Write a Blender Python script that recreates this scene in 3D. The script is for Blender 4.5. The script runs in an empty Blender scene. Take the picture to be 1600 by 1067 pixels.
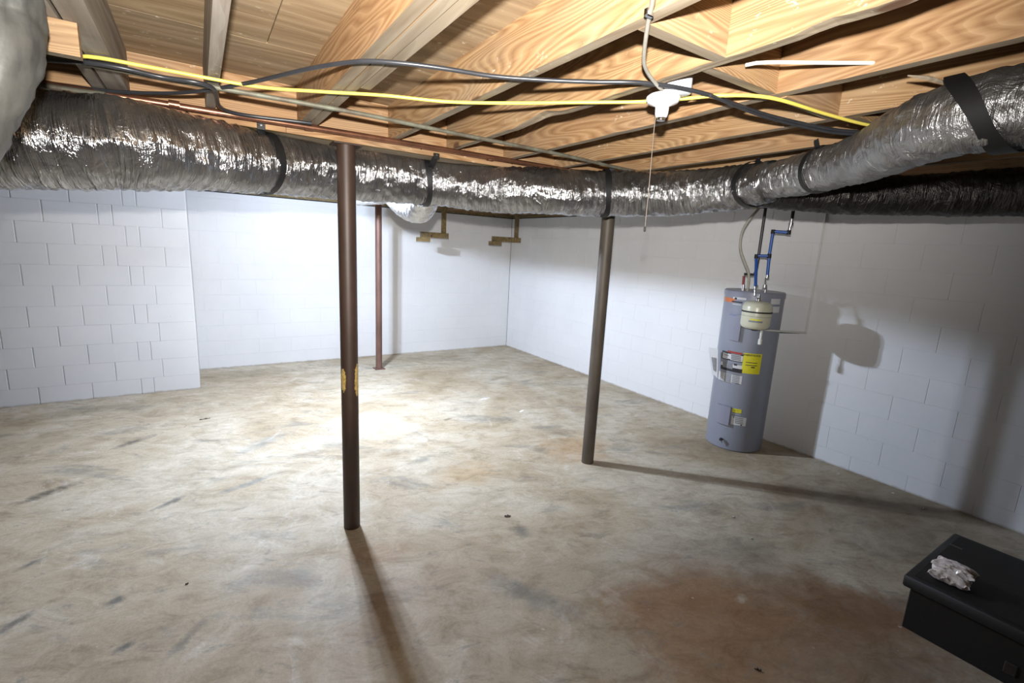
import bpy, math, random
from mathutils import Vector, Matrix, noise
random.seed(7)
scn = bpy.context.scene
COL = scn.collection
PI = math.pi
# ------------------------------------------------------------------ camera
H = 1.7746
F = 742.67
_pt, _ro, _ya = math.radians(11.057), math.radians(2.9128), math.radians(33.4265)
def _cam_axes():
    fw = Vector((0, math.cos(_pt), -math.sin(_pt))); up = Vector((0, math.sin(_pt), math.cos(_pt))); rt = Vector((1, 0, 0))
    r2 = rt * math.cos(_ro) + up * math.sin(_ro); u2 = -rt * math.sin(_ro) + up * math.cos(_ro)
    M = Matrix.Rotation(-_ya, 3, 'Z')
    return M @ r2, M @ u2, M @ fw
CR, CU, CF = _cam_axes()
CAMP = Vector((0, 0, H))
cd = bpy.data.cameras.new('camera'); cam = bpy.data.objects.new('camera', cd); COL.objects.link(cam)
cd.lens = F / 1600 * 36; cd.sensor_width = 36; cd.clip_start = 0.02; cd.clip_end = 60
mw = Matrix.Identity(4)
for i in range(3):
    mw[i][0] = CR[i]; mw[i][1] = CU[i]; mw[i][2] = -CF[i]; mw[i][3] = CAMP[i]
cam.matrix_world = mw
scn.camera = cam
# ------------------------------------------------------------------ view, world, lights
scn.view_settings.view_transform = 'Standard'; scn.view_settings.look = 'None'
scn.view_settings.gamma = 1.0; scn.view_settings.use_curve_mapping = False
scn.view_settings.exposure = 0.0
scn.cycles.diffuse_bounces = 2
w = bpy.data.worlds.new('world'); scn.world = w; w.use_nodes = True
w.node_tree.nodes['Background'].inputs[0].default_value = (0.6, 0.7, 1, 1)
w.node_tree.nodes['Background'].inputs[1].default_value = 0.01
LAMP = Vector((0.85, 4.69, 2.262))
# the room's own light: a three-bulb lamp hidden behind the main duct. Each bulb's output is
# weighted by direction: added lobes brighten the right and back walls and the floor.
BULBS = [LAMP + Vector(o) for o in ((-0.08, 0.0, 0.0), (0.0, 0.05, 0.0), (0.08, -0.01, 0.0))]
for _b in BULBS:
    _ld = bpy.data.lights.new('bulb_light', 'POINT'); _ld.energy = 162; _ld.color = (0.70, 0.815, 1.0); _ld.shadow_soft_size = 0.028
    _lo = bpy.data.objects.new('bulb_light', _ld); _lo.location = _b; COL.objects.link(_lo)
    _ld.use_nodes = True; _nt = _ld.node_tree; _em = _nt.nodes['Emission']
    _tc = _nt.nodes.new('ShaderNodeTexCoord')
    def _lobe(axis, amount, prev):
        d = _nt.nodes.new('ShaderNodeVectorMath'); d.operation = 'DOT_PRODUCT'; d.inputs[1].default_value = Vector(axis).normalized()
        _nt.links.new(_tc.outputs['Normal'], d.inputs[0])
        m = _nt.nodes.new('ShaderNodeMath'); m.operation = 'MAXIMUM'; m.inputs[1].default_value = 0.0; _nt.links.new(d.outputs['Value'], m.inputs[0])
        a = _nt.nodes.new('ShaderNodeMath'); a.operation = 'MULTIPLY_ADD'; a.inputs[1].default_value = amount; _nt.links.new(m.outputs[0], a.inputs[0])
        if isinstance(prev, float): a.inputs[2].default_value = prev
        else: _nt.links.new(prev, a.inputs[2])
        return a.outputs[0]
    _nt.links.new(_lobe((0.10, -0.35, -0.95), 0.76, _lobe((0.92, 0.40, -0.1), 0.71, 0.24)), _em.inputs['Strength'])
fl = bpy.data.lights.new('flash_light', 'SPOT'); fl.energy = 620; fl.color = (1.0, 0.965, 0.91); fl.shadow_soft_size = 0.02
fl.spot_size = math.radians(113); fl.spot_blend = 1.0
flo = bpy.data.objects.new('flash_light', fl); COL.objects.link(flo)
flo.location = CAMP + CU * 0.15 - CF * 0.02
_e, _a = math.radians(14), math.radians(29)
fd = Vector((math.sin(_a) * math.cos(_e), math.cos(_a) * math.cos(_e), math.sin(_e)))
flo.rotation_euler = fd.to_track_quat('-Z', 'Y').to_euler()

# ------------------------------------------------------------------ measuring helpers (points on real planes)
def ray(px, py): return CF + CR * ((px - 800) / F) - CU * ((py - 533.5) / F)
def onz(px, py, z):
    d = ray(px, py); return CAMP + d * ((z - H) / d.z)
def ony(px, py, y):
    d = ray(px, py); return CAMP + d * (y / d.y)
def onx(px, py, x):
    d = ray(px, py); return CAMP + d * (x / d.x)
def ond(px, py, r):            # at a horizontal distance r from the camera's foot
    d = ray(px, py); return CAMP + d * (r / math.hypot(d.x, d.y))

# ------------------------------------------------------------------ materials
def newmat(name):
    m = bpy.data.materials.new(name); m.use_nodes = True
    nt = m.node_tree; b = nt.nodes['Principled BSDF']
    return m, nt, b
def N(nt, t, **kw):
    n = nt.nodes.new(t)
    for k, v in kw.items(): setattr(n, k, v)
    return n
def ramp(nt, src, stops, interp='LINEAR'):
    r = N(nt, 'ShaderNodeValToRGB'); r.color_ramp.interpolation = interp
    el = r.color_ramp.elements
    while len(el) < len(stops): el.new(0.5)
    for e, (p, c) in zip(el, stops):
        e.position = p; e.color = (c[0], c[1], c[2], 1) if not isinstance(c, (int, float)) else (c, c, c, 1)
    nt.links.new(src, r.inputs[0]); return r.outputs[0]
def mix(nt, fac, a, b, mode='MIX'):
    n = N(nt, 'ShaderNodeMix', data_type='RGBA', blend_type=mode)
    for s, v in ((n.inputs[0], fac), (n.inputs[6], a), (n.inputs[7], b)):
        if hasattr(v, 'is_linked') or hasattr(v, 'links'): nt.links.new(v, s)
        elif isinstance(v, (int, float)): s.default_value = v if s == n.inputs[0] else (v, v, v, 1)
        else: s.default_value = (v[0], v[1], v[2], 1)
    return n.outputs[2]
def mth(nt, op, a, b=None, c=None):
    n = N(nt, 'ShaderNodeMath', operation=op)
    for i, v in enumerate((a, b, c)):
        if v is None: continue
        if hasattr(v, 'links'): nt.links.new(v, n.inputs[i])
        else: n.inputs[i].default_value = v
    return n.outputs[0]
def mapping(nt, src, scale=(1, 1, 1), loc=(0, 0, 0)):
    m = N(nt, 'ShaderNodeMapping'); m.inputs['Scale'].default_value = scale; m.inputs['Location'].default_value = loc
    nt.links.new(src, m.inputs[0]); return m.outputs[0]
def nz(nt, vec, scale, detail=4, rough=0.55, dist=0.0):
    n = N(nt, 'ShaderNodeTexNoise'); n.inputs['Scale'].default_value = scale; n.inputs['Detail'].default_value = detail
    n.inputs['Roughness'].default_value = rough; n.inputs['Distortion'].default_value = dist
    nt.links.new(vec, n.inputs['Vector']); return n.outputs['Fac']
def bump(nt, b, h, strength=0.3, dist=0.01):
    n = N(nt, 'ShaderNodeBump'); n.inputs['Strength'].default_value = strength; n.inputs['Distance'].default_value = dist
    nt.links.new(h, n.inputs['Height']); nt.links.new(n.outputs[0], b.inputs['Normal'])
def plain(name, col, rough=0.5, metal=0.0, var=0.12, scale=30, bmp=0.0, coat=0.0):
    m, nt, b = newmat(name)
    tc = N(nt, 'ShaderNodeTexCoord').outputs['Object']
    f = nz(nt, tc, scale)
    c = ramp(nt, f, [(0.3, tuple(x * (1 - var) for x in col)), (0.7, tuple(min(1, x * (1 + var)) for x in col))])
    nt.links.new(c, b.inputs['Base Color']); b.inputs['Roughness'].default_value = rough; b.inputs['Metallic'].default_value = metal
    if coat: b.inputs['Coat Weight'].default_value = coat
    if bmp: bump(nt, b, f, bmp, 0.004)
    return m
def lincol(r, g, b):
    f = lambda c: (c / 255 / 12.92) if c / 255 <= 0.04045 else ((c / 255 + 0.055) / 1.055) ** 2.4
    return (f(r), f(g), f(b))

def wood(name, light, mid, dark, grey=0.15, rings=58, stain=0.2):
    m, nt, b = newmat(name)
    oi = N(nt, 'ShaderNodeObjectInfo'); tc = N(nt, 'ShaderNodeTexCoord')
    off = N(nt, 'ShaderNodeVectorMath', operation='SCALE'); comb = N(nt, 'ShaderNodeCombineXYZ')
    nt.links.new(oi.outputs['Random'], comb.inputs[0]); nt.links.new(oi.outputs['Random'], comb.inputs[1]); nt.links.new(oi.outputs['Random'], comb.inputs[2])
    nt.links.new(comb.outputs[0], off.inputs[0]); off.inputs['Scale'].default_value = 9.0
    add = N(nt, 'ShaderNodeVectorMath', operation='ADD')
    nt.links.new(tc.outputs['Object'], add.inputs[0]); nt.links.new(off.outputs[0], add.inputs[1]); v = add.outputs[0]
    # growth rings: a slow field stretched along the board, cut into fine bands
    f = nz(nt, mapping(nt, v, (5.0, 0.42, 5.0)), 1.0, 2.0, 0.4, 0.25)
    g = mth(nt, 'FRACT', mth(nt, 'MULTIPLY', f, rings))
    g = mth(nt, 'PINGPONG', g, 0.62)
    fine = nz(nt, mapping(nt, v, (90, 4, 90)), 1.0, 3, 0.6)
    gm = mth(nt, 'ADD', mth(nt, 'MULTIPLY', g, 0.75), mth(nt, 'MULTIPLY', fine, 0.65))
    c = ramp(nt, gm, [(0.15, light), (0.5, mid), (0.88, dark)])
    # weathering, mould and knots
    big = nz(nt, mapping(nt, v, (3, 1.2, 3)), 1.3, 5, 0.6)
    c = mix(nt, mth(nt, 'MULTIPLY', ramp(nt, big, [(0.45, 0.0), (0.7, 1.0)]), grey), c, (0.27, 0.24, 0.19))
    st = nz(nt, mapping(nt, v, (5, 1.6, 5), (4, 2, 1)), 1.1, 6, 0.65, 0.4)
    c = mix(nt, mth(nt, 'MULTIPLY', ramp(nt, st, [(0.6, 0.0), (0.68, 1.0)]), stain), c, (0.11, 0.055, 0.03))
    mo = nz(nt, mapping(nt, v, (1, 0.6, 1), (9, 3, 5)), 34, 4, 0.7)
    mo2 = nz(nt, mapping(nt, v, (1, 0.5, 1), (2, 7, 5)), 2.2, 2, 0.5)
    ms = mth(nt, 'MULTIPLY', ramp(nt, mo, [(0.62, 0.0), (0.7, 1.0)]), ramp(nt, mo2, [(0.52, 0.0), (0.62, 0.75)]))
    c = mix(nt, ms, c, (0.72, 0.66, 0.55))
    kn = N(nt, 'ShaderNodeTexVoronoi', feature='F1'); kn.inputs['Scale'].default_value = 1.0
    nt.links.new(mapping(nt, v, (3.2, 1.5, 3.2)), kn.inputs['Vector'])
    c = mix(nt, ramp(nt, kn.outputs['Distance'], [(0.045, 0.85), (0.075, 0.0)]), c, (0.1, 0.045, 0.025))
    nt.links.new(c, b.inputs['Base Color']); b.inputs['Roughness'].default_value = 0.72
    b.inputs['Specular IOR Level'].default_value = 0.25
    bump(nt, b, gm, 0.25, 0.002)
    return m
M_PINE = wood('pine_lumber', (0.50, 0.335, 0.18), (0.40, 0.25, 0.125), (0.25, 0.135, 0.06), 0.35)
M_PINE2 = wood('orange_pine', (0.50, 0.32, 0.175), (0.40, 0.24, 0.12), (0.26, 0.135, 0.06), 0.25, 44, 0.5)
M_EDGE = wood('weathered_edge', (0.37, 0.31, 0.23), (0.30, 0.24, 0.17), (0.19, 0.14, 0.09), 0.5, 12, 0.1)
M_GREYWOOD = wood('grey_weathered_pine', (0.42, 0.38, 0.33), (0.33, 0.28, 0.235), (0.2, 0.16, 0.12), 0.6, 10, 0.15)
M_PLY = wood('plywood', (0.47, 0.35, 0.22), (0.38, 0.27, 0.16), (0.25, 0.165, 0.09), 0.3, 9, 0.15)
M_OLDWOOD = wood('olive_scrap_wood', (0.31, 0.235, 0.115), (0.25, 0.18, 0.08), (0.16, 0.11, 0.045), 0.3, 9, 0.1)

def wall_paint():
    m, nt, b = newmat('white_block_paint')
    g = N(nt, 'ShaderNodeNewGeometry').outputs['Position']
    n1 = nz(nt, g, 1.3, 5, 0.6)
    c = ramp(nt, n1, [(0.3, (0.76, 0.76, 0.775)), (0.7, (0.82, 0.82, 0.83))])
    sp = nz(nt, g, 45, 2, 0.5)
    c = mix(nt, ramp(nt, sp, [(0.76, 0.0), (0.8, 0.5)]), c, (0.3, 0.28, 0.25))
    sx = N(nt, 'ShaderNodeSeparateXYZ'); nt.links.new(g, sx.inputs[0])
    low = mth(nt, 'ADD', sx.outputs[2], mth(nt, 'MULTIPLY', nz(nt, g, 14, 4, 0.6), 0.03))
    c = mix(nt, ramp(nt, low, [(0.012, 0.75), (0.035, 0.0)]), c, (0.3, 0.24, 0.17))
    nt.links.new(c, b.inputs['Base Color']); b.inputs['Roughness'].default_value = 0.55
    h = mth(nt, 'ADD', nz(nt, g, 260, 3, 0.7), mth(nt, 'MULTIPLY', nz(nt, g, 40, 3, 0.6), 1.2))
    bump(nt, b, h, 0.28, 0.002)
    return m
M_WALL = wall_paint()
M_DIM = plain('dark_bounce_cut_block', (0.07, 0.06, 0.05), 0.8, var=0.15, scale=4)  # near-black on the unseen walls to hold back bounced light

def concrete_floor():
    m, nt, b = newmat('stained_concrete')
    g = N(nt, 'ShaderNodeNewGeometry').outputs['Position']
    rot = N(nt, 'ShaderNodeMapping'); rot.inputs['Rotation'].default_value = (0, 0, math.radians(25)); nt.links.new(g, rot.inputs[0]); gr = rot.outputs[0]
    base = ramp(nt, nz(nt, gr, 0.9, 7, 0.62, 0.6), [(0.3, (0.40, 0.315, 0.21)), (0.46, (0.52, 0.44, 0.325)), (0.58, (0.62, 0.56, 0.455)), (0.72, (0.46, 0.385, 0.285))])
    # grey damp cloudy marks, stretched
    gm = nz(nt, mapping(nt, gr, (0.9, 2.0, 1), (3, 1, 0)), 1.4, 8, 0.68, 0.5)
    c = mix(nt, ramp(nt, gm, [(0.55, 0.0), (0.66, 0.65)]), base, (0.25, 0.24, 0.215))
    wm = nz(nt, mapping(nt, gr, (1.3, 1.3, 1), (7, 5, 0)), 2.3, 8, 0.7, 1.2)
    c = mix(nt, ramp(nt, wm, [(0.57, 0.0), (0.68, 0.5)]), c, (0.76, 0.73, 0.67))
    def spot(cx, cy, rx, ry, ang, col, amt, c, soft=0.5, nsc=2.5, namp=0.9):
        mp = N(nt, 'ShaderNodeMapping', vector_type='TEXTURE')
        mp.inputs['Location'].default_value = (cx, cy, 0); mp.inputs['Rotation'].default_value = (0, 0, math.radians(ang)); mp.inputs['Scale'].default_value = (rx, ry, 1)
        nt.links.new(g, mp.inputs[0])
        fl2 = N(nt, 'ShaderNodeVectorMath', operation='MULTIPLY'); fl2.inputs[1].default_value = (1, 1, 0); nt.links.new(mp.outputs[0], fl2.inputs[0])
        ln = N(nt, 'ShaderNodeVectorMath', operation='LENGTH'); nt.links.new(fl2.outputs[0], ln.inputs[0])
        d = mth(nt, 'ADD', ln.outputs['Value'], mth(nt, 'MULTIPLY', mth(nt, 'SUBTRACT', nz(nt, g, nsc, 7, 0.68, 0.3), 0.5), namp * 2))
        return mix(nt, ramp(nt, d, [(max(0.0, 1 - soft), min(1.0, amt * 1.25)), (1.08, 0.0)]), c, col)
    RUST = (0.36, 0.19, 0.085)
    def P(px, py): return onz(px, py, 0)
    for (px, py, rx, ry, a, col, amt, so, ns, na) in [
        (1400, 800, 1.1, 0.9, 0, (0.27, 0.20, 0.13), 0.75, 0.9, 1.2, 0.5), (1300, 1000, 1.2, 0.7, -60, (0.27, 0.18, 0.11), 0.7, 0.9, 1.5, 0.5), (590, 960, 0.5, 0.18, 60, (0.36, 0.24, 0.14), 0.5, 0.9, 2.5, 0.7),  # brown stains with shade mixed in: dim right foreground, nearest post's shadow
        (1150, 1000, 0.75, 0.55, 0, RUST, 0.55, 0.8, 2.0, 0.8), (1050, 930, 0.55, 0.22, -20, RUST, 0.5, 0.7, 3, 0.8), (1330, 950, 0.5, 0.3, -50, (0.26, 0.135, 0.06), 0.65, 0.6, 3, 0.7),
        (900, 700, 0.5, 0.35, 20, (0.50, 0.31, 0.15), 0.5, 0.8, 3, 0.9), (730, 740, 0.4, 0.22, 10, (0.52, 0.36, 0.19), 0.45, 0.8, 3, 0.9),
        (580, 870, 0.28, 0.25, 10, (0.43, 0.27, 0.15), 0.4, 0.8, 3, 0.8), (700, 900, 0.5, 0.3, 40, (0.42, 0.29, 0.19), 0.45, 0.9, 2, 0.8),
        (815, 830, 0.07, 0.1, 0, (0.24, 0.225, 0.19), 0.75, 0.9, 9, 0.6), (830, 930, 0.10, 0.36, 30, (0.25, 0.235, 0.21), 0.6, 0.9, 6, 0.8), (1160, 860, 0.3, 0.3, 0, (0.3, 0.27, 0.21), 0.5, 0.9, 3, 0.9),
        (1100, 700, 0.6, 0.35, 20, (0.36, 0.29, 0.19), 0.5, 0.9, 3, 0.7), (1000, 620, 0.7, 0.22, -70, (0.38, 0.31, 0.21), 0.5, 0.8, 3, 0.8),
        (660, 560, 1.2, 0.35, 0, (0.36, 0.30, 0.21), 0.45, 0.8, 3, 0.7), (380, 585, 0.8, 0.28, 5, (0.36, 0.31, 0.22), 0.5, 0.8, 3, 0.8), (150, 640, 0.8, 0.18, 5, (0.36, 0.31, 0.22), 0.5, 0.8, 3, 0.8),
        (210, 690, 0.22, 0.05, 35, (0.17, 0.16, 0.14), 0.7, 0.8, 9, 0.9), (75, 770, 0.2, 0.06, 35, (0.15, 0.13, 0.10), 0.75, 0.8, 9, 0.9), (265, 785, 0.12, 0.035, 35, (0.17, 0.17, 0.155), 0.7, 0.8, 9, 0.9),
        (50, 880, 0.07, 0.03, 30, (0.17, 0.165, 0.15), 0.7, 0.8, 12, 0.8), (180, 940, 0.06, 0.04, 40, (0.2, 0.2, 0.18), 0.75, 0.8, 12, 0.8), (195, 1010, 0.06, 0.03, 20, (0.18, 0.18, 0.165), 0.75, 0.8, 12, 0.8),
        (20, 975, 0.1, 0.04, 40, (0.19, 0.18, 0.16), 0.7, 0.8, 12, 0.8), (290, 1000, 0.16, 0.03, 50, (0.2, 0.2, 0.18), 0.5, 0.9, 9, 0.9), (775, 592, 0.3, 0.06, 20, (0.28, 0.27, 0.2), 0.55, 0.8, 6, 0.9),
        (700, 655, 0.07, 0.03, 20, (0.2, 0.2, 0.14), 0.6, 0.7, 14, 0.9), (660, 718, 0.16, 0.06, 20, (0.33, 0.33, 0.29), 0.6, 0.8, 8, 0.9), (415, 690, 0.35, 0.1, 40, (0.33, 0.35, 0.35), 0.55, 0.9, 5, 0.9),
        (390, 755, 0.3, 0.05, 20, (0.27, 0.28, 0.27), 0.6, 0.8, 7, 0.9), (757, 623, 0.10, 0.03, 10, (0.78, 0.76, 0.70), 0.9, 0.5, 16, 0.6), (815, 642, 0.06, 0.018, 30, (0.85, 0.84, 0.80), 0.95, 0.4, 20, 0.4),
        (1160, 935, 0.06, 0.03, 10, (0.55, 0.45, 0.34), 0.7, 0.7, 16, 0.9), (570, 790, 0.12, 0.1, 0, (0.62, 0.57, 0.48), 0.6, 0.8, 8, 0.9)]:
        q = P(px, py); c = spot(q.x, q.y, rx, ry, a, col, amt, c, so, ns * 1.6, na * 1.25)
    mot = nz(nt, mapping(nt, gr, (1, 1.7, 1), (2, 4, 0)), 4.5, 12, 0.74, 0.8)
    c = mix(nt, 0.75, c, ramp(nt, mot, [(0.28, (0.52, 0.45, 0.36)), (0.44, (0.92, 0.88, 0.82)), (0.58, (1.18, 1.18, 1.18)), (0.72, (0.80, 0.79, 0.78))]), 'MULTIPLY')
    blot = nz(nt, mapping(nt, gr, (1, 1.9, 1), (8, 1, 0)), 7.0, 9, 0.7, 0.5)
    c = mix(nt, ramp(nt, blot, [(0.58, 0.0), (0.68, 0.6)]), c, (0.25, 0.235, 0.205))
    fine = nz(nt, g, 60, 5, 0.7)
    c = mix(nt, 0.6, c, ramp(nt, fine, [(0.3, (0.72, 0.7, 0.66)), (0.7, (1, 1, 1))]), 'MULTIPLY')
    pit = nz(nt, g, 22, 3, 0.6)
    c = mix(nt, ramp(nt, pit, [(0.70, 0.0), (0.76, 0.45)]), c, (0.17, 0.13, 0.09))
    wp = nz(nt, mapping(nt, g, loc=(5, 5, 5)), 18, 3, 0.6)
    c = mix(nt, ramp(nt, wp, [(0.71, 0.0), (0.76, 0.5)]), c, (0.8, 0.77, 0.7))
    nt.links.new(c, b.inputs['Base Color'])
    nt.links.new(ramp(nt, gm, [(0.3, 0.78), (0.7, 0.6)]), b.inputs['Roughness'])
    h = mth(nt, 'ADD', mth(nt, 'MULTIPLY', nz(nt, g, 9, 6, 0.65), 1.0), mth(nt, 'MULTIPLY', fine, 0.12))
    bump(nt, b, h, 0.35, 0.012)
    return m
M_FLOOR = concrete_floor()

def foil(name, tint=(0.45, 0.45, 0.46), rough=0.10, dirt=0.5):
    m, nt, b = newmat(name)
    uv = N(nt, 'ShaderNodeTexCoord').outputs['UV']         # u = metres along, v = turns around
    wr = nz(nt, mapping(nt, uv, (44, 3.2, 1)), 1.0, 4, 0.55, 0.8)
    wr = mth(nt, 'PINGPONG', wr, 0.5)
    wr2 = nz(nt, mapping(nt, uv, (13, 7, 1), (3, 3, 0)), 1.0, 5, 0.6, 1.5)
    h = mth(nt, 'ADD', mth(nt, 'MULTIPLY', wr, 1.3), wr2)
    bump(nt, b, h, 0.9, 0.014)
    d = nz(nt, mapping(nt, uv, (4, 3, 1), (1, 8, 0)), 1.0, 5, 0.6)
    c = ramp(nt, d, [(0.35, tint), (0.7, tuple(x * (1 - dirt) for x in tint))])
    nt.links.new(c, b.inputs['Base Color']); b.inputs['Metallic'].default_value = 0.93
    nt.links.new(ramp(nt, d, [(0.3, rough), (0.7, rough + 0.16)]), b.inputs['Roughness'])
    return m
M_FOIL = foil('foil_duct_jacket')
M_FOIL2 = foil('dull_foil_duct_jacket', (0.44, 0.44, 0.45), 0.3, 0.4)
M_FOIL3 = foil('bright_foil_sleeve', (0.7, 0.7, 0.71), 0.2, 0.15)
M_FOIL4 = foil('shade_painted_foil_jacket', (0.09, 0.085, 0.08), 0.3, 0.4)  # same foil, with the far branch's shade put into its colour

def rusty(name, base, dark, rough=0.5, metal=0.2, patches=None, sc=7):
    m, nt, b = newmat(name)
    tc = N(nt, 'ShaderNodeTexCoord').outputs['Object']
    f = nz(nt, mapping(nt, tc, (1, 1, 0.35)), sc, 6, 0.65)
    c = ramp(nt, f, [(0.32, dark), (0.66, base)])
    if patches:
        for (loc, sc3) in patches:
            mp = N(nt, 'ShaderNodeMapping', vector_type='TEXTURE'); mp.inputs['Location'].default_value = loc; mp.inputs['Scale'].default_value = sc3
            nt.links.new(tc, mp.inputs[0]); ln = N(nt, 'ShaderNodeVectorMath', operation='LENGTH'); nt.links.new(mp.outputs[0], ln.inputs[0])
            d = mth(nt, 'ADD', ln.outputs['Value'], mth(nt, 'MULTIPLY', mth(nt, 'SUBTRACT', nz(nt, tc, 45, 4, 0.7), 0.5), 1.3))
            pc = ramp(nt, nz(nt, tc, 60, 3, 0.6), [(0.35, (0.42, 0.27, 0.07)), (0.6, (0.62, 0.44, 0.14))])
            c = mix(nt, ramp(nt, d, [(0.85, 1.0), (0.95, 0.0)]), c, pc)
    nt.links.new(c, b.inputs['Base Color']); b.inputs['Roughness'].default_value = rough; b.inputs['Metallic'].default_value = metal
    bump(nt, b, nz(nt, tc, 90, 4, 0.6), 0.15, 0.002)
    return m
M_COPPER = rusty('aged_copper', (0.36, 0.17, 0.10), (0.18, 0.085, 0.055), 0.32, 0.8)
M_GREENPIPE = rusty('verdigris_pipe', (0.20, 0.205, 0.155), (0.10, 0.075, 0.055), 0.6, 0.3, None, 11)
M_BLACKCABLE = plain('black_cable_sheath', (0.03, 0.031, 0.036), 0.33)
M_YELLOWCABLE = plain('yellow_cable_sheath', (0.86, 0.72, 0.13), 0.4, var=0.05)
M_WHITECABLE = plain('white_cable_sheath', (0.82, 0.79, 0.68), 0.5, var=0.05)
M_GREYCABLE = plain('grey_cable_sheath', (0.40, 0.38, 0.33), 0.45)
M_CORD = plain('grimy_cord', (0.16, 0.13, 0.11), 0.7)
M_STRAP = plain('black_webbing', (0.006, 0.006, 0.007), 0.55)
M_PORC = plain('white_porcelain', (0.82, 0.83, 0.86), 0.18, var=0.03)
M_CHROME = plain('bright_metal', (0.7, 0.7, 0.72), 0.2, 1.0)
M_BLACKPL = plain('matt_black_plastic', (0.0115, 0.010, 0.0088), 0.62, bmp=0.2, scale=60)
M_HEATER = plain('grey_enamel', (0.245, 0.26, 0.315), 0.36, var=0.04, scale=6)
M_HEATER2 = plain('grey_enamel_panel', (0.25, 0.255, 0.32), 0.33, var=0.03, scale=6)
M_DARKGAP = plain('dark_rubber', (0.02, 0.02, 0.022), 0.7)
M_TANK = plain('cream_enamel', (0.56, 0.545, 0.42), 0.3, var=0.04, scale=8)
M_BLUE = plain('blue_water_tube', (0.025, 0.10, 0.42), 0.35, var=0.1)
M_RED = plain('dark_red_water_tube', (0.25, 0.03, 0.03), 0.4)
M_WHITEPVC = plain('white_plastic_pipe', (0.68, 0.68, 0.64), 0.4, var=0.04)
M_PAPER = plain('white_sticker_paper', (0.60, 0.60, 0.61), 0.5, var=0.05, scale=90)
M_YLABEL = plain('yellow_sticker', (0.72, 0.66, 0.03), 0.45, var=0.05)
M_ORANGE = plain('orange_sticker', (0.62, 0.17, 0.05), 0.45)
M_BLACKINK = plain('black_ink', (0.02, 0.02, 0.025), 0.5)
M_GREYINK = plain('grey_ink', (0.22, 0.22, 0.24), 0.5)
M_REDINK = plain('red_ink', (0.35, 0.04, 0.03), 0.5)
M_DUCTGREY = rusty('grey_dusty_sleeve', (0.17, 0.17, 0.155), (0.06, 0.06, 0.058), 0.5, 0.25, None, 9)
M_LEAF = plain('dry_leaf', (0.07, 0.045, 0.03), 0.8)
M_CHIP = plain('paint_chip', (0.75, 0.73, 0.68), 0.7)

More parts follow.
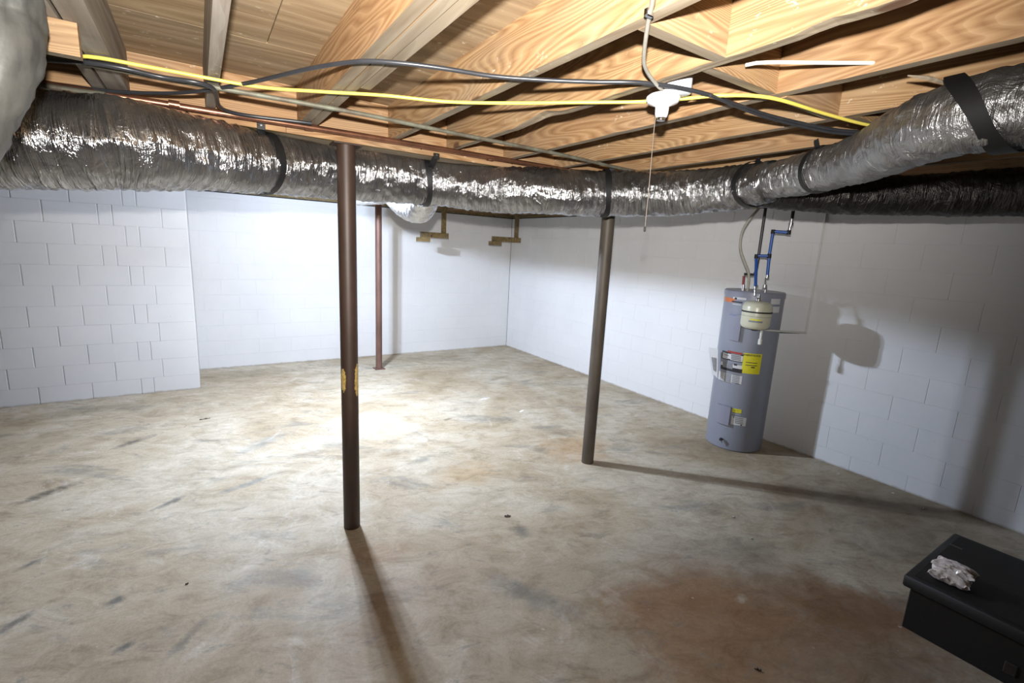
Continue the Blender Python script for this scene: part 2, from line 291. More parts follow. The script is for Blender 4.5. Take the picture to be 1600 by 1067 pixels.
# ------------------------------------------------------------------ mesh builders
def link(name, me, mat, parent=None):
    o = bpy.data.objects.new(name, me); COL.objects.link(o)
    if mat is not None and not me.materials:
        for mm in (mat if isinstance(mat, (list, tuple)) else [mat]): me.materials.append(mm)
    if parent is not None: o.parent = parent
    return o
class MB:
    def __init__(s): s.v = []; s.f = []; s.m = []; s.uv = None
    def add(s, vs, fs, mi=0):
        k = len(s.v); s.v += [tuple(v) for v in vs]; s.f += [tuple(i + k for i in f) for f in fs]; s.m += [mi] * len(fs); return s
    def box(s, x0, x1, y0, y1, z0, z1, bev=0.0, mi=0):
        if bev <= 0:
            vs = [(x, y, z) for z in (z0, z1) for y in (y0, y1) for x in (x0, x1)]
            fs = [(0, 2, 3, 1), (4, 5, 7, 6), (0, 1, 5, 4), (2, 6, 7, 3), (0, 4, 6, 2), (1, 3, 7, 5)]
            return s.add(vs, fs, mi)
        b = bev; vs = []; idx = {}
        for ix, x in enumerate((x0, x1)):
            for iy, y in enumerate((y0, y1)):
                for iz, z in enumerate((z0, z1)):
                    dx = b if ix == 0 else -b; dy = b if iy == 0 else -b; dz = b if iz == 0 else -b
                    for k, p in enumerate(((x, y + dy, z + dz), (x + dx, y, z + dz), (x + dx, y + dy, z))):
                        idx[(ix, iy, iz, k)] = len(vs); vs.append(p)
        fs = []; I = idx
        for a in (0, 1):
            fs.append([I[(a, 0, 0, 0)], I[(a, 0, 1, 0)], I[(a, 1, 1, 0)], I[(a, 1, 0, 0)]])
            fs.append([I[(0, a, 0, 1)], I[(1, a, 0, 1)], I[(1, a, 1, 1)], I[(0, a, 1, 1)]])
            fs.append([I[(0, 0, a, 2)], I[(0, 1, a, 2)], I[(1, 1, a, 2)], I[(1, 0, a, 2)]])
        for a in (0, 1):
            for c in (0, 1):
                fs.append([I[(a, c, 0, 0)], I[(a, c, 1, 0)], I[(a, c, 1, 1)], I[(a, c, 0, 1)]])
                fs.append([I[(a, 0, c, 0)], I[(a, 1, c, 0)], I[(a, 1, c, 2)], I[(a, 0, c, 2)]])
                fs.append([I[(0, a, c, 1)], I[(1, a, c, 1)], I[(1, a, c, 2)], I[(0, a, c, 2)]])
                for d in (0, 1): fs.append([I[(a, c, d, 0)], I[(a, c, d, 1)], I[(a, c, d, 2)]])
        cen = Vector(((x0 + x1) / 2, (y0 + y1) / 2, (z0 + z1) / 2)); out = []
        for f in fs:
            p = [Vector(vs[i]) for i in f]; n = (p[1] - p[0]).cross(p[2] - p[1])
            out.append(tuple(f) if n.dot(sum(p, Vector()) / len(p) - cen) > 0 else tuple(reversed(f)))
        return s.add(vs, out, mi)
    def tube(s, pts, r, seg=12, caps=True, mi=0):
        pts = [Vector(p) for p in pts]; rs = r if isinstance(r, (list, tuple)) else [r] * len(pts)
        k = len(s.v); n = len(pts); ref = None
        for i, p in enumerate(pts):
            t = (pts[min(i + 1, n - 1)] - pts[max(i - 1, 0)])
            if t.length < 1e-9: t = Vector((0, 0, 1))
            t.normalize()
            if ref is None: ref = Vector((0, 0, 1)) if abs(t.z) < 0.9 else Vector((1, 0, 0))
            u = (ref - t * ref.dot(t)).normalized(); v = t.cross(u); ref = u
            for j in range(seg):
                a = 2 * PI * j / seg; s.v.append(tuple(p + (u * math.cos(a) + v * math.sin(a)) * rs[i]))
        for i in range(n - 1):
            for j in range(seg):
                a = k + i * seg + j; b = k + i * seg + (j + 1) % seg
                s.f.append((a, b, b + seg, a + seg)); s.m.append(mi)
        if caps:
            s.f.append(tuple(k + j for j in reversed(range(seg)))); s.m.append(mi)
            s.f.append(tuple(k + (n - 1) * seg + j for j in range(seg))); s.m.append(mi)
        return s
    def lathe(s, prof, cx, cy, z0=0, seg=40, mi=0):
        k = len(s.v)
        for (r, z) in prof:
            for j in range(seg):
                a = 2 * PI * j / seg; s.v.append((cx + r * math.cos(a), cy + r * math.sin(a), z0 + z))
        for i in range(len(prof) - 1):
            for j in range(seg):
                a = k + i * seg + j; b = k + i * seg + (j + 1) % seg
                s.f.append((a, b, b + seg, a + seg)); s.m.append(mi)
        s.f.append(tuple(k + j for j in reversed(range(seg)))); s.m.append(mi)
        s.f.append(tuple(k + (len(prof) - 1) * seg + j for j in range(seg))); s.m.append(mi)
        return s
    def mesh(s, name, smooth=False, angle=None):
        me = bpy.data.meshes.new(name); me.from_pydata(s.v, [], s.f)
        me.polygons.foreach_set('material_index', s.m)
        if smooth:
            me.polygons.foreach_set('use_smooth', [True] * len(me.polygons))
        me.update()
        if smooth and angle: me.set_sharp_from_angle(angle=math.radians(angle))
        return me
    def build(s, name, mat, parent=None, smooth=False, angle=40):
        return link(name, s.mesh(name, smooth, angle), mat, parent)
def tag(o, label=None, cat=None, group=None, kind=None):
    if label: o['label'] = label
    if cat: o['category'] = cat
    if group: o['group'] = group
    if kind: o['kind'] = kind
    return o
def thing(name, loc, label, cat, group=None):
    o = bpy.data.objects.new(name, None); COL.objects.link(o); o.location = loc; o.empty_display_size = 0.05
    BASES[o.name] = Vector(loc)
    return tag(o, label, cat, group)
BASES = {}
def part(mb, name, mat, parent, smooth=False, angle=40, label=None):
    """a part whose vertices are given in world coordinates"""
    off = BASES.get(parent.name)
    if off is None: off = Vector((0, 0, 0))
    mb.v = [(v[0] - off.x, v[1] - off.y, v[2] - off.z) for v in mb.v]
    o = mb.build(name, mat, parent, smooth, angle)
    BASES[o.name] = off
    if label: o['label'] = label
    return o
def catmull(pts, step):
    P = [Vector(p) for p in pts]; P = [P[0] * 2 - P[1]] + P + [P[-1] * 2 - P[-2]]
    dense = []
    for i in range(1, len(P) - 2):
        for k in range(24):
            t = k / 24; a, b, c, d = P[i - 1], P[i], P[i + 1], P[i + 2]
            dense.append(0.5 * ((2 * b) + (c - a) * t + (2 * a - 5 * b + 4 * c - d) * t * t + (3 * b - a - 3 * c + d) * t ** 3))
    dense.append(P[-2]); out = [dense[0]]; acc = 0.0
    for a, b in zip(dense, dense[1:]):
        L = (b - a).length
        while L > 0 and acc + L >= step:
            f = (step - acc) / L; a = a.lerp(b, f); out.append(a.copy()); L = (b - a).length; acc = 0.0
        acc += L
    out.append(dense[-1]); return out
def cable(name, pts, r, mat, label, cat, step=0.03, seg=8, group=None):
    o = MB().tube(catmull(pts, step), r, seg).build(name, mat, None, True, 60)
    return tag(o, label, cat, group)

# ------------------------------------------------------------------ the setting
XR, YB, ZT, ZS = 4.685, 7.29, 2.283, 2.518      # right wall, back wall, wall top, subfloor underside
XL, YF = -3.4, -2.6
ZJ = ZS - 0.184                                  # joist underside
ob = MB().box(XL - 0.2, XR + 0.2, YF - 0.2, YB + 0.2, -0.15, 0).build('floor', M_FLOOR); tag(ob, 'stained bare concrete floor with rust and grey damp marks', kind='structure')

REC = 0.004
_bm = {}
def block_mesh(wd, ht):
    key = (round(wd, 4), round(ht, 4))
    if key not in _bm:
        x0, x1, z0, z1, d, b = 0, wd, 0, ht, 0.02, 0.0014
        y0 = -d                                  # local: front face at y=-d (towards the room), back at 0
        vs = [(x0, 0, z0), (x1, 0, z0), (x1, 0, z1), (x0, 0, z1), (x0, y0 + b, z0), (x1, y0 + b, z0), (x1, y0 + b, z1), (x0, y0 + b, z1),
              (x0 + b, y0, z0 + b * .25), (x1 - b, y0, z0 + b * .25), (x1 - b, y0, z1 - b * .25), (x0 + b, y0, z1 - b * .25)]
        fs = [(8, 9, 10, 11)]
        for i in range(4):
            j = (i + 1) % 4
            fs += [(i, j, 4 + j, 4 + i), (4 + i, 4 + j, 8 + j, 8 + i)]
        me = bpy.data.meshes.new('concrete_block'); me.from_pydata(vs, [], fs); me.update(); me.materials.append(M_WALL); _bm[key] = me
    return _bm[key]
def courses(parent, z0, umax, joints, ztop, GV, GH, REC, jit):
    """joints(row) -> sorted list of joint positions along the wall (metres); blocks stand between neighbours"""
    r = 0
    while True:
        a = z0 + 0.2032 * r; b = a + 0.2032; r += 1
        if a >= ztop - 0.02: break
        za, zb = max(a, 0.0), min(b, ztop)
        if zb - za < 0.02: continue
        js = joints(r)
        for u0, u1 in zip(js, js[1:]):
            o = bpy.data.objects.new('concrete_block', block_mesh(u1 - u0 - GV, zb - za - GH))
            COL.objects.link(o); o.parent = parent
            o.location = (u0 + GV / 2 + random.uniform(-.0008, .0008), 0.02 - REC + random.uniform(-jit, jit), za + GH / 2)
def wall(name, length, label, loc, rot, z0, joints, GV=0.0035, GH=0.0009, rec=0.0022, jit=0.0003):
    # local: x along, room side is -y, wall core front face sits REC behind the block faces
    o = MB().box(0, length, 0, 0.2, 0, ZT).build(name, M_WALL); o.location = loc; o.rotation_euler = (0, 0, rot)
    tag(o, label, kind='structure')
    if joints: courses(o, z0, length, joints, ZT, GV, GH, rec, jit)
    return o
# back wall: local x from the inner corner at X=-0.086 to the right wall
def j_back(r):
    st = 0.10 if r % 2 else 0.303
    js = [0.0] + [st + 0.4064 * k for k in range(12) if st + 0.4064 * k < XR + 0.086 - 0.05] + [XR + 0.086]
    return js
wall('wall_back', XR + 0.086, 'far white painted block wall', (-0.086, YB + REC, 0), 0, -0.027, j_back)
def j_right(r):     # local x runs from the back corner towards the camera
    base = YB - 1.611            # distance of a joint of odd parity
    odd = (r % 2 == 0)           # row 2 (index 1) = integer joints
    st = (base if not odd else base + 0.2032)
    ks = [st + 0.4064 * k for k in range(-16, 6)]
    return [0.0] + [k for k in ks if 0.05 < k < 7.5] + [7.6]
# right wall course lines: 0.135 above the floor, row index 1 is the cut bottom row
wall('wall_right', YB - YF, 'white painted block wall behind the water heater', (XR + REC, YB, 0), -PI / 2, 0.135 - 0.2032, lambda r: j_right(r))
LROT = math.radians(0.67)
LX0 = -2.55
def j_left(r):
    c = -0.086 - LX0             # corner distance
    ou = c - 1.351               # u = 0
    B = 0.4064
    if r % 2: js = [ou + B * k for k in range(-3, 3)] + [ou + B * 2.275]
    else:
        js = [ou + B * (k + .5) for k in range(-4, 2)]
        js += [ou + B * 1.775, ou + B * 2.77] if r in (8, 10, 12) else [ou + B * 2.5]
    return [0.0] + [j for j in js if j > 0.05] + [c]
wl = wall('wall_left', -0.086 - LX0, 'nearer white block wall with raised vertical mortar joints', (LX0, 6.395 - (-0.086 - LX0) * math.tan(LROT) + REC, 0), LROT, -0.027, j_left, 0.010, 0.0008, 0.0065, 0.0004)
# short return where the left wall steps back, then the closed rest of the room behind the camera
rt = MB().box(-0.286, -0.086, 6.41, YB + 0.2, 0, ZT).build('wall_return', M_WALL); tag(rt, 'short return of the left wall at the step', kind='structure')
ob = MB().box(XL - 0.2, LX0, 6.36, 6.6, 0, ZT).build('wall_left_end', M_DIM); tag(ob, 'plain end of the left wall outside the view', kind='structure')
ob = MB().box(XL - 0.2, XL, YF, 6.4, 0, ZT).build('wall_side', M_DIM); tag(ob, 'plain side wall outside the view', kind='structure')
ob = MB().box(XL - 0.2, XR + 0.2, YF - 0.2, YF, 0, ZS + 0.1).build('wall_front', M_DIM); tag(ob, 'plain wall behind the viewer', kind='structure')

# ---- ceiling: deck, plywood sheets, joists, blocking
ceil = MB().box(XL - 0.2, XR + 0.2, YF - 0.2, YB + 0.2, ZS + 0.022, ZS + 0.12).build('ceiling', M_PLY)
tag(ceil, 'open joist ceiling with plywood subfloor above', kind='structure')
def lumber_mesh(w_, L, d, wane=0.0, seed=0, bow=0.0):
    """long axis local Y from 0..L, x 0..w, z 0..d; underside gets the weathered edge"""
    n = max(1, int(L / 0.045)) if (wane or bow) else 1
    vs = []; fs = []; ms = []
    for i in range(n + 1):
        y = L * i / n
        a = b = 0.0
        if wane:
            q = noise.noise(Vector((y * 2.1, seed, 0))) + 0.5 * noise.noise(Vector((y * 7, seed, 3)))
            a = max(0, q) * wane + noise.noise(Vector((y * 30, seed, 5))) * wane * 0.08; b = a * 0.5
        bw = bow * noise.noise(Vector((y * 0.5, seed, 9)))
        vs += [(bw, y, a), (w_ + bw, y, b), (w_ + bw, y, d), (bw, y, d)]
    for i in range(n):
        k = 4 * i
        for j in range(4):
            jj = (j + 1) % 4
            fs.append((k + j, k + jj, k + 4 + jj, k + 4 + j)); ms.append(1 if j == 0 else 0)
    fs += [(3, 2, 1, 0), (4 * n, 4 * n + 1, 4 * n + 2, 4 * n + 3)]; ms += [0, 0]
    me = bpy.data.meshes.new('lumber'); me.from_pydata(vs, [], [tuple(reversed(f)) for f in fs]); me.polygons.foreach_set('material_index', ms); me.update()
    return me
def lumber(name, x0, y0, z0, w_, L, d, parent=None, mats=None, wane=0.0, seed=0, rotz=0.0, tilt=0.0, me=None):
    me = me or lumber_mesh(w_, L, d, wane, seed)
    if not me.materials:
        for m_ in (mats or (M_PINE, M_EDGE)): me.materials.append(m_)
    o = bpy.data.objects.new(name, me); COL.objects.link(o); o.location = (x0, y0, z0); o.rotation_euler = (0, tilt, rotz)
    if parent: o.parent = parent
    return o
T = 0.038
DJ = 0.184
GY0, GY1 = 2.775, 2.889       # main girder faces (front ply to back ply)
# joists on the near side of the girder: right-hand edge X of each
near = [(-1.53, T, M_PINE, 0), (-1.12, T, M_PINE, 0), (-0.71, T, M_GREYWOOD, 0), (-0.285, T, M_GREYWOOD, 0), (-0.205, 0.07, M_GREYWOOD, 0.008), (0.105, T, M_GREYWOOD, 0), (0.500, 0.040, M_PINE2, 0), (0.542, T, M_PINE, 0),
        (0.968, T, M_PINE, 0.004), (1.325, T, M_PINE, 0.045), (1.728, T, M_PINE2, 0.012), (2.145, T, M_PINE, 0.005), (2.58, T, M_PINE2, 0.005), (2.99, T, M_PINE, 0), (3.40, T, M_PINE, 0.01), (3.80, T, M_PINE2, 0), (4.21, T, M_PINE, 0), (4.62, T, M_PINE, 0)]
for i, (xr, wd, mt, wn) in enumerate(near):
    lumber('joist', xr - wd, YF, ZJ, wd, GY0 - YF - 0.001, DJ, ceil, (mt, M_EDGE if mt is not M_GREYWOOD else M_GREYWOOD), wn, i * 3.7 + 1.3)
# short scab board beside the doubled joist, sawn off short of the girder
lumber('scab_board', 0.546, 0.35, ZJ + 0.003, T, 1.60, 0.14, ceil, (M_EDGE, M_EDGE))
# far side joists lap past the girder
for i, xr in enumerate([-1.49, -1.08, -0.67, -0.20, 0.145, 0.585, 1.01, 1.37, 1.77, 2.19, 2.62, 3.03, 3.44, 3.84, 4.25, 4.62]):
    lumber('joist', xr - T, GY1 + 0.001, ZJ, T, YB - GY1 - 0.04, DJ, ceil, (M_PINE if i % 2 else M_PINE2, M_EDGE), 0, i * 2.1)
# solid blocking between the near joists (a board across each bay)
def blocking(x0, x1, y, mt=M_PINE, z=ZJ, d=DJ):
    lumber('blocking', x0, y + T, z, T, x1 - x0, d, ceil, (mt, M_EDGE), rotz=-PI / 2)
blocking(0.970, 1.285, 0.925); blocking(1.328, 1.688, 1.00, M_PINE, ZJ + 0.004); blocking(1.730, 2.105, 0.985, M_PINE2, ZJ - 0.002); blocking(2.147, 2.54, 0.93); blocking(2.582, 2.95, 1.0)
# a strip of bark and splinter torn from a joist at the upper right
_sp = [onz(1418, 118, ZJ + 0.012), onz(1450, 122, ZJ + 0.004), onz(1478, 130, ZJ - 0.006), onz(1503, 143, ZJ - 0.004)]
_mb = MB().tube(_sp, [0.002, 0.007, 0.006, 0.004], 6); _o = _mb.build('splinter', M_EDGE, ceil)
# rim boards closing the joist bays above the walls, and the sill plates
lumber('rim_board', XL, YB + 0.02, ZJ, T, XR - XL, DJ, ceil, (M_PINE, M_EDGE), rotz=-PI / 2)
lumber('rim_board', XR + 0.01, YF, ZJ, T, YB - YF, DJ, ceil, (M_PINE, M_EDGE))
lumber('rim_board', XL - 0.04, YF, ZJ, T, YB - YF, DJ, ceil, (M_PINE, M_EDGE))
for nm, x0, x1, y0, y1 in (('back', -0.086, XR, YB - 0.002, YB + 0.14), ('right', XR - 0.002, XR + 0.14, YF, YB), ('left', XL, -0.086, 6.40, 6.54), ('side', XL - 0.14, XL, YF, 6.4), ('return', -0.226, -0.088, 6.4, YB)):
    o = MB().box(x0, x1, y0, y1, ZT + 0.014, ZJ - 0.001, 0.002).build('trim_sill_' + nm, M_OLDWOOD); tag(o, 'wooden sill plate on top of the %s wall' % nm, kind='structure')
    o = MB().box(x0 + 0.012, x1 + 0.0, y0 + 0.012, y1, ZT, ZT + 0.014).build('trim_gap_' + nm, M_DARKGAP); tag(o, 'dark joint under the %s sill plate' % nm, kind='structure')
# plywood sheets, 1.22 x 2.44, long side across the joists
pm = {}
row = 0; y = YF
while y < YB:
    y1 = min(y + 1.219, YB + 0.04)
    x = XL - (1.2 if row % 2 else 0.35)
    while x < XR:
        xa, xb = max(x, XL), min(x + 2.438, XR + 0.04)
        if xb - xa > 0.05:
            key = (round(xb - xa, 3), round(y1 - y, 3))
            if key not in pm:
                me = MB().box(0.0015, y1 - y - 0.0015, 0, xb - xa - 0.003, 0, 0.018, 0.0008).mesh('plywood'); me.materials.append(M_PLY); pm[key] = me
            o = bpy.data.objects.new('plywood_sheet', pm[key]); COL.objects.link(o); o.parent = ceil
            # local y is the grain: turn it to run along X
            o.rotation_euler = (0, 0, -PI / 2); o.location = (xa + 0.0015, y1, ZS)
        x += 2.438
    y = y1 + 0.0001 if y1 < YB else YB + 1
    row += 1

# ------------------------------------------------------------------ girder
g = thing('support_girder', (0.7, 2.83, ZT), 'long built-up pine girder carried on the brown steel posts', 'beam')
for k in range(3):
    o = lumber('plank', XL - 0.7, 2.775 + T * k + T - 2.83, 0.0, T - 0.0006, XR - XL, ZS - ZT - 0.002, g, (M_PINE2, M_EDGE), rotz=-PI / 2)
for (xa, xb) in ((XL, 0.40), (0.402, 2.9), (2.902, XR)):
    lumber('ledger_strip', xa - 0.7, 2.737 + T - 2.83, 0.0, T, xb - xa, 0.05, g, (M_PINE2, M_OLDWOOD), rotz=-PI / 2)
for px, py in ((416, 193), (431, 195), (658, 233), (750, 246), (800, 256), (300, 175)):
    q = ony(px, py, 2.737); q.z = max(2.29, min(2.325, q.z))
    part(MB().tube([(q.x, 2.739, q.z), (q.x, 2.7345, q.z)], 0.004, 8), 'nail_head', M_DARKGAP, g)

# ------------------------------------------------------------------ steel posts
def post(x, y, r, mat, label, plate=0.0, top=ZT):
    t = thing('steel_post', (x, y, 0), label, 'post', 'steel support posts')
    part(MB().tube([(x, y, 0.0), (x, y, top)], r, 32), 'pipe', mat, t, True, 50)
    part(MB().box(x - 0.075, x + 0.075, y - 0.055, y + 0.055, top - 0.008, top + 0.0, 0.001), 'cap_plate', mat, t)
    if plate:
        part(MB().box(x - plate, x + plate, y - plate, y + plate, 0, 0.012, 0.002), 'base_plate', mat, t)
    return t
_q1, _q2 = ond(555, 598, 2.82), ond(540, 596, 2.82)
P1 = (0.705, 2.80)
M_P1 = rusty('dark_brown_post_paint', (0.062, 0.034, 0.023), (0.033, 0.019, 0.014), 0.5, 0.1,
             [((0.036, -0.033, _q1.z), (0.024, 0.026, 0.11)), ((-0.043, -0.025, _q2.z), (0.014, 0.03, 0.075))])
M_P2 = rusty('grey_brown_post_paint', (0.105, 0.085, 0.065), (0.06, 0.048, 0.038), 0.55, 0.1)
M_P3 = rusty('rust_brown_post_paint', (0.21, 0.115, 0.09), (0.12, 0.065, 0.05), 0.5, 0.2)
post(P1[0], P1[1], 0.049, M_P1, 'nearest dark brown steel post with yellow paint patches at mid height')
post(2.70, 2.815, 0.051, M_P2, 'grey-brown steel post under the silver duct, nearest the water heater')
post(2.05, 6.51, 0.044, M_P3, 'thin rust brown steel post by the far wall', 0.07, ZJ - 0.001)
# trimmer board carried by the far post
o = lumber('header_board', 1.2, 6.47 + 0.076, ZJ - 0.0, 0.076, 1.7, 0.0005, None, (M_OLDWOOD, M_OLDWOOD), rotz=-PI / 2)
bpy.data.objects.remove(o)

# ------------------------------------------------------------------ ducts
def clampz(p):
    lim = ZJ - 0.004
    if 2.725 < p.y < 2.90: lim = ZT - 0.004
    if p.z > lim: p = Vector((p.x, p.y, lim - min(0.01, (p.z - lim) * 0.05)))
    return p
def duct_mesh(name, path, radii, seg=60, step=0.011, pinch=(), amp=1.0, seed=0.0, squash=1.0, rib=0.0022, nocl=False):
    pts = catmull([tuple(p) + (() if len(p) == 3 else ()) for p in path], step)
    # interpolate radii by the arclength of the control points
    acc = [0.0]
    for a, b in zip(pts, pts[1:]): acc.append(acc[-1] + (b - a).length)
    def nearest(p):
        p = Vector(p); return min(range(len(pts)), key=lambda i: (pts[i] - p).length)
    ks = [acc[nearest(p)] for p in path]; ks[0] = 0; ks[-1] = acc[-1]
    def rad(s):
        for i in range(len(ks) - 1):
            if s <= ks[i + 1] + 1e-9:
                f = (s - ks[i]) / max(1e-6, ks[i + 1] - ks[i]); f = max(0, min(1, f)); f = f * f * (3 - 2 * f)
                return radii[i] * (1 - f) + radii[i + 1] * f
        return radii[-1]
    frames = []; vs = []; uvs = []
    for i, p in enumerate(pts):
        t = (pts[min(i + 1, len(pts) - 1)] - pts[max(i - 1, 0)]).normalized()
        if abs(t.z) > 0.85: sd = t.cross(Vector((0, 1, 0))).normalized()
        else: sd = t.cross(Vector((0, 0, 1))).normalized()
        if frames and sd.dot(frames[-1][1]) < 0: sd = -sd
        up = sd.cross(t).normalized()
        s = acc[i]; r = rad(s)
        for (ps, amt) in pinch:
            r *= 1 - amt * math.exp(-((s - ps) / 0.045) ** 2)
        frames.append((t, sd, up, p, r, s))
        for j in range(seg):
            a = 2 * PI * j / seg; ca, sa = math.cos(a), math.sin(a)
            cr = math.sin(2 * PI * s / 0.043 + a) * rib
            w1 = noise.noise(Vector((s * 22 + 3.0 * ca + seed, ca * 2.2, sa * 2.2 + s * 4))) * 0.008
            w2 = noise.noise(Vector((s * 48 + 5 * sa, ca * 5 + seed, sa * 5))) * 0.0045
            w3 = abs(noise.noise(Vector((s * 9, ca * 3 + s * 6 + seed, sa * 3)))) * 0.010
            w4 = noise.noise(Vector((s * 2.4 + seed, ca, sa))) * 0.012
            rr = r + (cr + w1 + w2 - w3 + w4) * amp
            q = p + (sd * ca + up * sa * squash) * rr
            if not nocl: q = clampz(q)
            vs.append(tuple(q)); uvs.append((s, j / seg))
    n = len(pts); fs = []; fuv = []
    for i in range(n - 1):
        for j in range(seg):
            a = i * seg + j; b = i * seg + (j + 1) % seg
            fs.append((a, b, b + seg, a + seg))
            v0 = j / seg; v1 = (j + 1) / seg
            fuv += [(acc[i], v0), (acc[i], v1), (acc[i + 1], v1), (acc[i + 1], v0)]
    # end caps
    for e, i in ((0, 0), (1, n - 1)):
        f = tuple(i * seg + j for j in range(seg)); f = tuple(reversed(f)) if e == 0 else f
        fs.append(f); fuv += [(acc[i], 0.5)] * seg
    me = bpy.data.meshes.new(name); me.from_pydata(vs, [], fs)
    uvl = me.uv_layers.new(name='UVMap'); uvl.data.foreach_set('uv', [c for q in fuv for c in q])
    me.polygons.foreach_set('use_smooth', [True] * len(me.polygons)); me.update()
    return me, frames
def frame_at(frames, target):
    t = Vector(target); return min(frames, key=lambda f: (f[3] - t).length)
def strap(frames, at, attach, label, width=0.036, lean=0.0, shear=0.0, ext=0.006, fold=True):
    """black webbing: a band round the duct and a tail up to where it is nailed"""
    t, sd, up, p, r, s = frame_at(frames, at)
    th = thing('duct_strap', tuple(attach), label, 'strap', 'black straps holding up the ducts')
    mb = MB(); seg = 40; vs = []; fs = []
    tt = (t + Vector((0, 0, 1)) * lean).normalized()
    for j in range(seg):
        a = 2 * PI * j / seg
        d = (sd * math.cos(a) + up * math.sin(a))
        for rr, sg in ((r + ext, -1), (r + ext, 1), (r + ext + 0.002, 1), (r + ext + 0.002, -1)):
            q = p + d * rr + tt * (sg * width / 2) * (1 + 0.15 * math.sin(3 * a)) + t * (0.01 * math.sin(2 * a + s) - shear * math.sin(a))
            q = clampz(q + Vector((0, 0, 0.002))); vs.append(tuple(q))
    for j in range(seg):
        k = 4 * j; l = 4 * ((j + 1) % seg)
        for m_ in range(4):
            mm = (m_ + 1) % 4; fs.append((k + m_, l + m_, l + mm, k + mm))
    mb.add(vs, fs); part(mb, 'band', M_STRAP, th, True, 50)
    # tail from the side of the duct that faces the fixing point
    A = Vector(attach); fr = p + (A - p).normalized() * (r * 0.97) - t * shear
    if shear: fr = p + up * (r * 0.97) - t * shear; A = Vector((fr.x, fr.y, ZJ - 0.002)) - t * 0.02
    d = (A - fr); side = tt
    mb = MB(); n = 6; vs = []; fs = []
    nrm = d.cross(side).normalized()
    for i in range(n + 1):
        q = fr + d * (i / n)
        for sx, sy in ((-1, -1), (1, -1), (1, 1), (-1, 1)):
            vs.append(tuple(q + side * (sx * width / 2) + nrm * (sy * 0.0012)))
    for i in range(n):
        for m_ in range(4):
            mm = (m_ + 1) % 4; fs.append((4 * i + m_, 4 * i + mm, 4 * i + 4 + mm, 4 * i + 4 + m_))
    fs += [(3, 2, 1, 0), tuple(4 * n + k for k in range(4))]
    mb.add(vs, fs); part(mb, 'tail', M_STRAP, th)
    if fold: part(MB().box(A.x - width * .5, A.x + width * .5, A.y - 0.006, A.y + 0.002, A.z - 0.02, A.z + 0.012, 0.001), 'fold', M_STRAP, th)
    part(MB().tube([(A.x, A.y - 0.006, A.z), (A.x, A.y - 0.009, A.z)], 0.0045, 8), 'nail_head', M_CHROME, th)
    return th
TR = [(-1.9, 2.75, 2.05), (-1.2, 2.66, 2.05), (-0.50, 2.60, 2.085), (-0.22, 2.60, 2.11), (0.077, 2.75, 2.135), (0.43, 2.92, 2.155), (0.834, 3.03, 2.168), (1.275, 3.0, 2.175), (1.617, 2.85, 2.160), (1.90, 2.60, 2.145), (2.33, 2.43, 2.165), (2.57, 2.14, 2.175), (2.66, 1.80, 2.185), (2.60, 1.50, 2.195)]
RR = [0.175, 0.178, 0.180, 0.178, 0.168, 0.158, 0.156, 0.156, 0.152, 0.146, 0.146, 0.140, 0.128, 0.112]
me, TF = duct_mesh('main_duct', TR, RR, seed=1.7)
trunk = link('foil_duct', me, M_FOIL)
tag(trunk, 'thick crinkled silver foil duct running under the girder across the whole room', 'duct')
# near right branch towards the camera
BR = [(2.61, 1.52, 2.198), (2.53, 1.30, 2.205), (2.40, 1.08, 2.210), (2.20, 0.87, 2.205), (2.00, 0.70, 2.21), (1.90, 0.55, 2.215), (1.90, 0.38, 2.215), (1.97, 0.15, 2.21), (2.1, -0.2, 2.2)]
BRR = [0.090, 0.098, 0.100, 0.104, 0.108, 0.110, 0.110, 0.108, 0.108]
me, BF = duct_mesh('near_branch_duct', BR, BRR, seed=8.2, amp=0.8, step=0.009)
o = link('foil_duct', me, M_FOIL2); tag(o, 'dull grey foil branch duct curving up to the top right, before the dark duct', 'duct')
# far right branch, its shade put into the foil tint
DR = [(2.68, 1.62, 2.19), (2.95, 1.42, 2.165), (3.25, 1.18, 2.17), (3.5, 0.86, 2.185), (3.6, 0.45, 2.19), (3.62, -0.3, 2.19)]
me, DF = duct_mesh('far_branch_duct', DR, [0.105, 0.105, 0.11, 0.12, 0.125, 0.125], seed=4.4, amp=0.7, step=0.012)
o = link('foil_duct', me, M_FOIL4); tag(o, 'shade-tinted foil branch duct behind the grey one, above the right wall', 'duct')
# droopy stub behind the trunk
SR = [(1.28, 3.02, 2.12), (1.32, 3.2, 2.05), (1.345, 3.36, 2.02), (1.34, 3.6, 2.07), (1.36, 3.9, 2.16), (1.42, 4.2, 2.215), (1.46, 4.6, 2.226), (1.47, 5.1, 2.236), (1.46, 5.65, 2.25)]
me, SF = duct_mesh('drooping_duct', SR, [0.085, 0.098, 0.102, 0.102, 0.10, 0.10, 0.10, 0.10, 0.09], seed=2.9, amp=0.7, step=0.012)
o = link('foil_duct', me, M_FOIL3); tag(o, 'bright foil side duct drooping behind the main duct beside the first post', 'duct')
